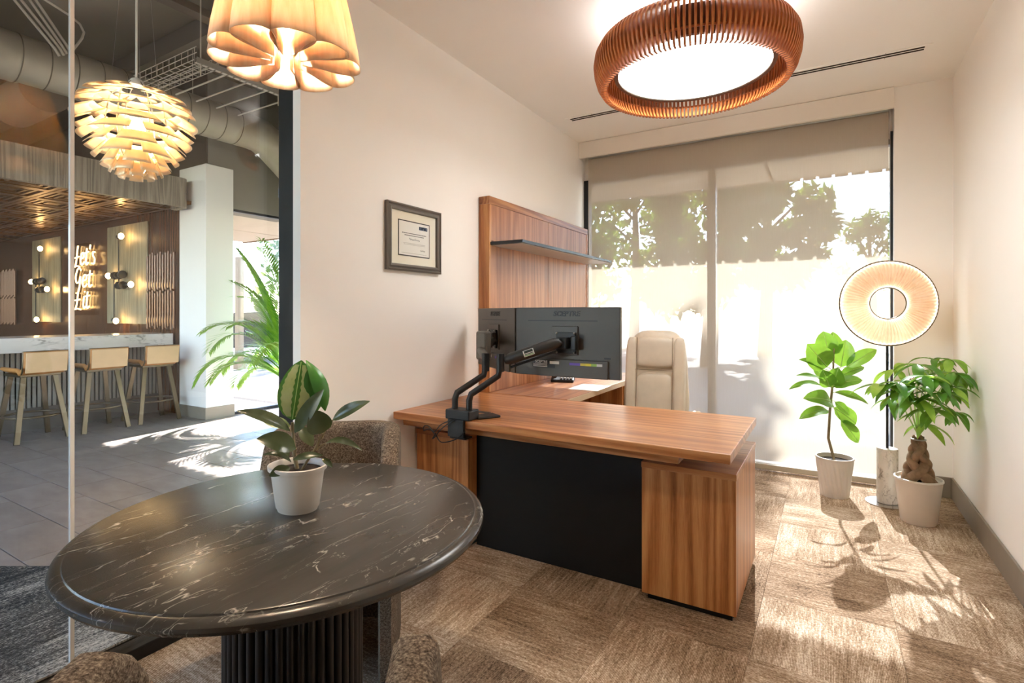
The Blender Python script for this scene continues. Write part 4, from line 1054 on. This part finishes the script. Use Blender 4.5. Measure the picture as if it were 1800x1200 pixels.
stool(2.73, 'tan leather bar stool in the middle of the three at the counter', .04)
stool(3.29, 'tan leather bar stool nearest the white column', -.02)

# bar back wall: bark panels, sconces, tubes, neon
def sconce(xc, parent_label, label):
    pn = tag(MB().box(-.58, .58, -.02, 0, 1.15, 2.55).build('wall_panel', M['bar_panel'], None, (xc, 3.658, 0), bevel=.004), parent_label, 'wall panel', 'bark panels behind the bar')
    t = thing('wall_sconce', (xc, 3.62, 1.75), label, 'wall lamp', 'branching sconces behind the bar')
    MB().tube([(-.06, -.05, .0), (-.06, -.05, .62)], .008, 8).build('rod', M['black'], t)
    MB().tube([(-.20, -.05, -.55), (-.20, -.05, .08)], .008, 8).build('rod', M['black'], t)
    MB().tube([(-.20, -.05, .08), (-.44, -.05, .08)], .008, 8).build('rod', M['black'], t)
    MB().tube([(-.05, -.05, -.06), (.18, -.05, -.06)], .008, 8).build('rod', M['black'], t)
    for (x_, z_) in ((-.18, .08), (-.06, .08), (.04, .09), (-.07, -.06), (.06, -.06)):
        MB().tube([(x_-.03, -.05, z_), (x_-.02, -.05, z_), (x_+.02, -.05, z_), (x_+.03, -.05, z_)], [.02, .055, .055, .02], 14).build('hub', M['black'], t, smooth=40)
    for (x_, z_) in ((-.06, .62), (-.44, .08), (.22, -.06), (-.20, -.55)):
        MB().ball((x_, -.05, z_), .035, 10, 8).build('knob', M['black'], t, smooth=60)
    for i, (x_, z_) in enumerate(((.08, .62), (-.30, .08), (.36, -.06), (-.07, -.56))):
        sk = MB().ball((x_, -.08, z_), .034, 14, 10, (1, 1, 1.25)).build('bulb', M['bulb'], t, smooth=60)
        MB().tube([(x_-.12, -.06, z_), (x_-.035, -.07, z_)], .014, 8).build('socket', M['black'], t)
M['bulb'] = emis('sconce_bulb', (1.0, .62, .25, 1), 9.0)
sconce(-8.53, 'pale bark wall panel nearer the white column', 'black branching sconce with four bulbs nearer the column')
sconce(-11.33, 'pale bark wall panel beyond the neon sign, farther left', 'black branching sconce with four bulbs farther left')
def tubes(xc, n, label, zt):
    t = thing('tube_sculpture', (xc, 3.60, 0), label, 'wall decoration', 'copper tubes behind the bar')
    pr_ = None
    for k in range(n):
        for zz in (0, 1):
            l_ = (-.32+k*.66/(n-1), 0, 1.09+zz*.50+(k % 3)*.02)
            pr_ = MB().tube([(0, 0, 0), (0, 0, .47)], .019, 10).build('tube', M['copper_tube'], t, l_, smooth=60) if pr_ is None else inst('tube', pr_, t, l_)
tubes(-7.52, 11, 'cluster of upright copper tubes next to the white column', 2.1)
tubes(-12.9, 13, 'cluster of upright copper tubes at the far left of the bar', 2.4)

ne = thing('neon_sign', (-9.9, 3.60, 1.83), 'glowing warm neon sign in script reading three short words', 'neon sign')
neon = emis('neon_tube', (1.0, .60, .22, 1), 1.3)
G = {   # strokes in a 1 x 1.4 cell
 'L': [[(.15, .55), (.75, .62)], [(.62, 1.35), (.5, 1.0), (.38, .4), (.22, .02), (.10, -.06), (.45, .0), (.85, -.08)]],
 'G': [[(.80, 1.15), (.62, 1.32), (.35, 1.2), (.15, .75), (.25, .35), (.55, .4), (.75, .75)], [(.75, .75), (.66, .2), (.45, -.3), (.2, -.35)]],
 'e': [[(.1, .42), (.6, .55), (.55, .82), (.3, .78), (.12, .35), (.3, .03), (.68, .22)]],
 't': [[(.45, 1.1), (.3, .3), (.4, .02), (.65, .15)], [(.12, .80), (.70, .86)]],
 'i': [[(.4, .8), (.3, .25), (.42, .02), (.62, .15)], [(.47, 1.08), (.50, 1.14)]],
 's': [[(.6, .78), (.35, .8), (.3, .6), (.55, .35), (.45, .05), (.12, .08)]],
 "'": [[(.35, 1.3), (.25, 1.02)]],
}
def word(wd, x0, z0, h, wcell):
    x = x0
    for ch in wd:
        for st in G[ch]:
            P_ = [Vector((x+px*wcell*1.15, 0, z0+pz*h)) for px, pz in st]; out = []
            for i in range(len(P_)-1):
                p0 = P_[max(i-1, 0)]; p1 = P_[i]; p2 = P_[i+1]; p3 = P_[min(i+2, len(P_)-1)]
                for k in range(5):
                    u = k/5; out.append(.5*((2*p1)+(p2-p0)*u+(2*p0-5*p1+4*p2-p3)*u*u+(3*p1-p0-3*p2+p3)*u**3))
            out.append(P_[-1]); MB().tube(out, .010, 7).build('neon_tube', neon, ne, smooth=60)
        x += wcell*(1.0 if ch in 'LG' else .72 if ch not in "'i" else .45)
word("Let's", -.22, .20, .23, .20); word('Get', -.20, -.14, .23, .24); word('Lit', -.22, -.46, .23, .24)
MB().box(-.40, .42, .025, .04, -.56, .56).build('backer', glass_mat('acrylic', (.95, .95, .93, 1), 1.3), ne)

# ================================================================== artichoke pendant
ap = thing('leaf_pendant', (-3.81, 1.683, 2.47), 'cream artichoke-style pendant of overlapping metal leaves in the lobby', 'pendant lamp')
def aleaf_mat():
    t = NT('cream_lacquer_leaf'); col = t.ramp(t.noise(t.coord(), 8, 2), [(.3, '#DDBB8B'), (.7, '#E9CDA2')])
    return t.done(t.bsdf(col, .35, .15))
M['aleaf'] = aleaf_mat()
layers = [(74, .13), (60, .19), (47, .235), (34, .262), (21, .275), (8, .268), (-5, .25), (-18, .222), (-31, .19), (-45, .155), (-58, .118), (-72, .08)]
for li, (el, rr) in enumerate(layers):
    tz = .25*math.sin(math.radians(el)); n = 6; wdt = min(.22, rr*.86); Ln = .112 if li > 1 else .14
    slope = math.radians(-8-(li/11.0)**1.2*66)
    def fn(u, v, rr=rr, tz=tz, wdt=wdt, Ln=Ln, slope=slope):
        s = (u-.35)*Ln; wv = wdt*(.80+.30*u)*(v-.5); bend = .5*(v-.5)**2*wdt
        r = rr+s*math.cos(slope)-bend*.9; z = tz+s*math.sin(slope)
        return (r, wv, z)
    lp_ = None
    for k in range(n):
        a = 2*PI*(k+.5*(li % 2))/n+.12
        if lp_ is None:
            lp_ = MB().grid(fn, 5, 7).build('metal_leaf', M['aleaf'], ap, rot=(0, 0, a), smooth=60)
            so = lp_.modifiers.new('t', 'SOLIDIFY'); so.thickness = .0015
        else: inst('metal_leaf', lp_, ap, (0, 0, 0), (0, 0, a))
MB().lathe([(.001, -.04), (.035, -.03), (.05, .02), (.04, .06), (.001, .08)], 16, caps=False).build('bulb', emis('leaf_pendant_bulb', (1.0, .84, .60, 1), 24.0), ap, smooth=180)
for k in range(6):
    a = 2*PI*k/6; c_, s_ = math.cos(a), math.sin(a)
    MB().tube([(c_*.05, s_*.05, .30), (c_*.14, s_*.14, .20), (c_*.17, s_*.17, 0), (c_*.13, s_*.13, -.16), (c_*.05, s_*.05, -.28)], .004, 6).build('rib', M['chrome'], ap, smooth=60)
MB().lathe([(.04, .285), (.045, .30), (.03, .325), (.012, .335)], 24).build('top_cap', M['white_pl'], ap, smooth=50)
MB().tube([(0, 0, .33), (0, 0, 1.78)], .007, 8).build('stem', M['white_pl'], ap, smooth=60)
for k in range(3):
    a = 2*PI*k/3+.5; MB().tube([(math.cos(a)*.14, math.sin(a)*.14, .25), (math.cos(a)*.02, math.sin(a)*.02, 1.78)], .0015, 5).build('suspension_wire', M['steel'], ap)

# ================================================================== palm in the lobby
po_ = Vector((-5.30, 4.02, 0))
pm = thing('potted_palm', po_, 'feathery green palm in the sunlit lobby beside the column', 'potted plant')
MB().lathe([(.001, .0), (.15, .0), (.20, .40), (.21, .42), (.19, .42), (.18, .37), (.001, .37)], 32, caps=False).build('planter', M['white_pl'], pm, smooth=40)
random.seed(9)
def frond(a, elev, L, dn):
    L *= .86
    pts = []; p = Vector((0, 0, .40)); d = Vector((math.cos(a)*math.cos(elev), math.sin(a)*math.cos(elev), math.sin(elev))); n = 16
    for k in range(n+1):
        pts.append(p.copy()); p += d*(L/n); d.z -= dn*(k/n); d.normalize()
    m = MB(); m.tube(pts, [.009*(1-.8*k/n)+.0012 for k in range(n+1)], 5)
    side0 = Vector((-math.sin(a), math.cos(a), 0))
    for k in range(4, n+1):
        for sub in (0, .33, .66):
            if k+sub > n: continue
            b = pts[k]+(pts[min(k+1, n)]-pts[k])*sub; tg = (pts[min(k+1, n)]-pts[k-1]).normalized(); u = (k+sub)/n
            ll = .36*math.sin(PI*(.12+.80*u))**.8
            for sg in (-1, 1):
                tip = b+(side0*sg*.75+tg*.75+Vector((0, 0, -.12))).normalized()*ll
                ax_ = (tip-b); sd_ = ax_.cross(Vector((0, 0, 1))).normalized()*.013; midp = b+ax_*.4+Vector((0, 0, .02))
                m.add([b, midp-sd_, tip, midp+sd_], [(0, 1, 2, 3)])
    return m.build('frond', M['palm'], pm)
for k in range(7):
    frond(2*PI*k/7*1.0+random.uniform(-.2, .2), random.uniform(.75, 1.35), random.uniform(1.2, 1.75), random.uniform(.18, .36))
for a_, e_, l_, n_ in ((1.12, .95, 1.75, .34), (1.0, .9, 1.55, .40), (1.3, .8, 1.5, .36), (1.05, 1.15, 1.8, .22), (1.18, 1.25, 1.75, .2), (.9, 1.1, 1.6, .3), (1.22, .7, 1.3, .3), (1.08, .6, 1.2, .3), (1.4, 1.1, 1.6, .3), (1.1, 1.36, 2.1, .10), (1.0, 1.3, 2.1, .14), (1.25, 1.3, 2.0, .13), (.85, 1.3, 1.9, .16)): frond(PI*a_, e_, l_, n_)

# ================================================================== outside
gd = struct(MB().box(-60, 60, -30, 90, -.20, -.07).build('ground', M['pave']))
tag(MB().box(-9.4, 2.5, 5.05, 6.3, -.07, -.03).box(-9.4, -6.65, 3.85, 5.05, -.07, -.03).build('gravel_bed', M['gravel']), 'strip of brown gravel along the building front', 'gravel', kind='stuff')
so_ = thing('ceiling_overhang', (0, 0, 2.645), 'beige soffit overhang outside the windows', 'soffit', kind='structure')
for k in range(-7, 4):
    x0 = -.50+k*1.295
    y0 = 4.985 if x0 > -6.6 else 3.85
    xe = min(x0+1.287, -6.97) if y0 < 4 else x0+1.287
    if y0 < 4 and x0+1.287 > -6.97: MB().box(-6.962, x0+1.287, 4.985, 6.04, 0, .03).build('soffit_panel', M['soffit'], so_, bevel=.003)
    MB().box(x0+.02, xe-.012, y0, 6.03, 0, .05).build('soffit_panel', M['soffit'], so_, bevel=.003)
MB().box(-9.6, 4.6, 4.99, 6.05, .05, .30).box(-9.6, -6.96, 3.82, 5.0, .05, .30).build('roof_slab', M['roof_dark'], so_)
MB().box(-9.6, 4.6, 6.045, 6.09, .012, .31).build('fascia', M['fascia'], so_)
fb = None
for k in range(104):
    l_ = (-9.55+k*.136, 6.067, 0)
    fb = MB().box(-.055, .055, -.022, .022, -.014, .012).build('drip_edge', M['fascia'], so_, l_) if fb is None else inst('drip_edge', fb, so_, l_)
dl = thing('soffit_downlight', (-1.278, 5.48, 2.645), 'round white downlight in the outside soffit', 'downlight')
MB().torus((0, 0, -.008), .11, .02, n=32).build('trim_ring', M['paper'], dl, smooth=60)
MB().lathe([(.001, -.006), (.10, -.006)], 24, caps=False).build('lens', M['white_pl'], dl)
pst = tag(MB().box(-.07, .07, -.07, .07, -.05, 2.645).box(-.10, .10, -.10, .10, -.05, .1).build('porch_post', M['fascia'], None, (-12.2, 7.6, 0)), 'square tan porch post seen through the lobby window', 'post')

def tree(x, y, h, spread, zb, n, label, lsz=.22, shape=1.0, seed=1):
    rnd = random.Random(seed)
    t = thing('shade_tree', (x, y, -.07), label, 'tree', 'trees across the parking lot')
    MB().tube([(0, 0, 0), (.1, .05, h*.35), (0, 0, h*.85)], [.22, .16, .04], 9).build('trunk', M['trunk_dark'], t, smooth=60)
    cl_ = []
    for k in range(34):
        a = rnd.uniform(0, 2*PI); u = rnd.random(); z = zb+(h-zb)*u; r = spread*(1-.75*u**1.5*shape)*rnd.uniform(.25, .85)
        c = Vector((r*math.cos(a), r*math.sin(a), z)); cl_.append((c, rnd.uniform(.45, .95)*spread*.38))
    mb = MB()
    for c, _ in cl_[:14]: mb.tube([(0, 0, max(zb*.7, c.z-1.0)), tuple(c*.6+Vector((0, 0, (c.z-.3)*.4))), tuple(c)], [.06, .04, .015], 5)
    mb.build('branches', M['trunk_dark'], t)
    m = MB()
    for k in range(n):
        c, r = rnd.choice(cl_); d = Vector((rnd.gauss(0, 1), rnd.gauss(0, 1), rnd.gauss(0, .8))).normalized()*r*rnd.random()**.4
        p = c+d; u = Vector((rnd.gauss(0, 1), rnd.gauss(0, 1), rnd.gauss(0, 1))).normalized(); v = u.orthogonal().normalized(); s = lsz*rnd.uniform(.5, 1.1)
        m.add([p-u*s, p+v*s*.4, p+u*s, p-v*s*.4], [(0, 1, 2, 3)])
    o = m.build('crown', M['tree_leaf'], t)
tree(-13.4, 26, 12.6, 4.3, 2.6, 3600, 'loose tree at the far left of the window view', .36, .4, 1)
tree(-6.8, 21, 9.5, 3.0, 2.4, 3600, 'thin leafy tree left of the window mullion', .27, .4, 2)
tree(-2.6, 14, 6.8, 2.0, 1.7, 8000, 'dense tree filling the view right of the mullion', .19, .35, 3)
tree(-1.75, 18.5, 9.0, 1.9, 2.0, 7500, 'dense upright tree beside the patch of open sky', .26, .35, 4)
tree(1.3, 24, 4.9, 1.7, 2.4, 900, 'small distant tree below the patch of open sky', .2, .8, 5)
tree(-22, 17, 6.0, 2.6, 1.6, 2200, 'dark tree seen through the lobby corner window', .24, .8, 6)

ca_ = thing('parked_car', (-15.2, 9.6, -.07), 'dark parked car seen through the lobby corner window', 'car', rz=.9)
pf = [(-2.1, .35), (-2.15, .62), (-1.9, .80), (-1.15, .90), (-.55, 1.36), (.75, 1.42), (1.55, 1.0), (2.1, .92), (2.15, .40)]
def side(y, k): return [(x, y*(1 if z < .95 else .86), z) for x, z in pf]
m = MB(); n = len(pf); m.add(side(-.88, 0)+side(.88, 0), [(i, (i+1) % n, n+(i+1) % n, n+i) for i in range(n)]+[tuple(range(n-1, -1, -1)), tuple(range(n, 2*n))])
m.build('body', plain('dark_car_paint', '#2B2F36', .2, .4), ca_, bevel=.05, seg=3, smooth=40)
for sy in (-1, 1):
    MB().add([(-1.0, sy*.885, .93), (-.5, sy*.79, 1.30), (.68, sy*.79, 1.36), (1.35, sy*.885, .98)], [(0, 1, 2, 3)]).build('side_window', M['black'], ca_)
    for sx in (-1.35, 1.35): MB().tube([(sx, sy*.70, .32), (sx, sy*.90, .32)], .32, 20).build('wheel', M['black'], ca_, smooth=40)
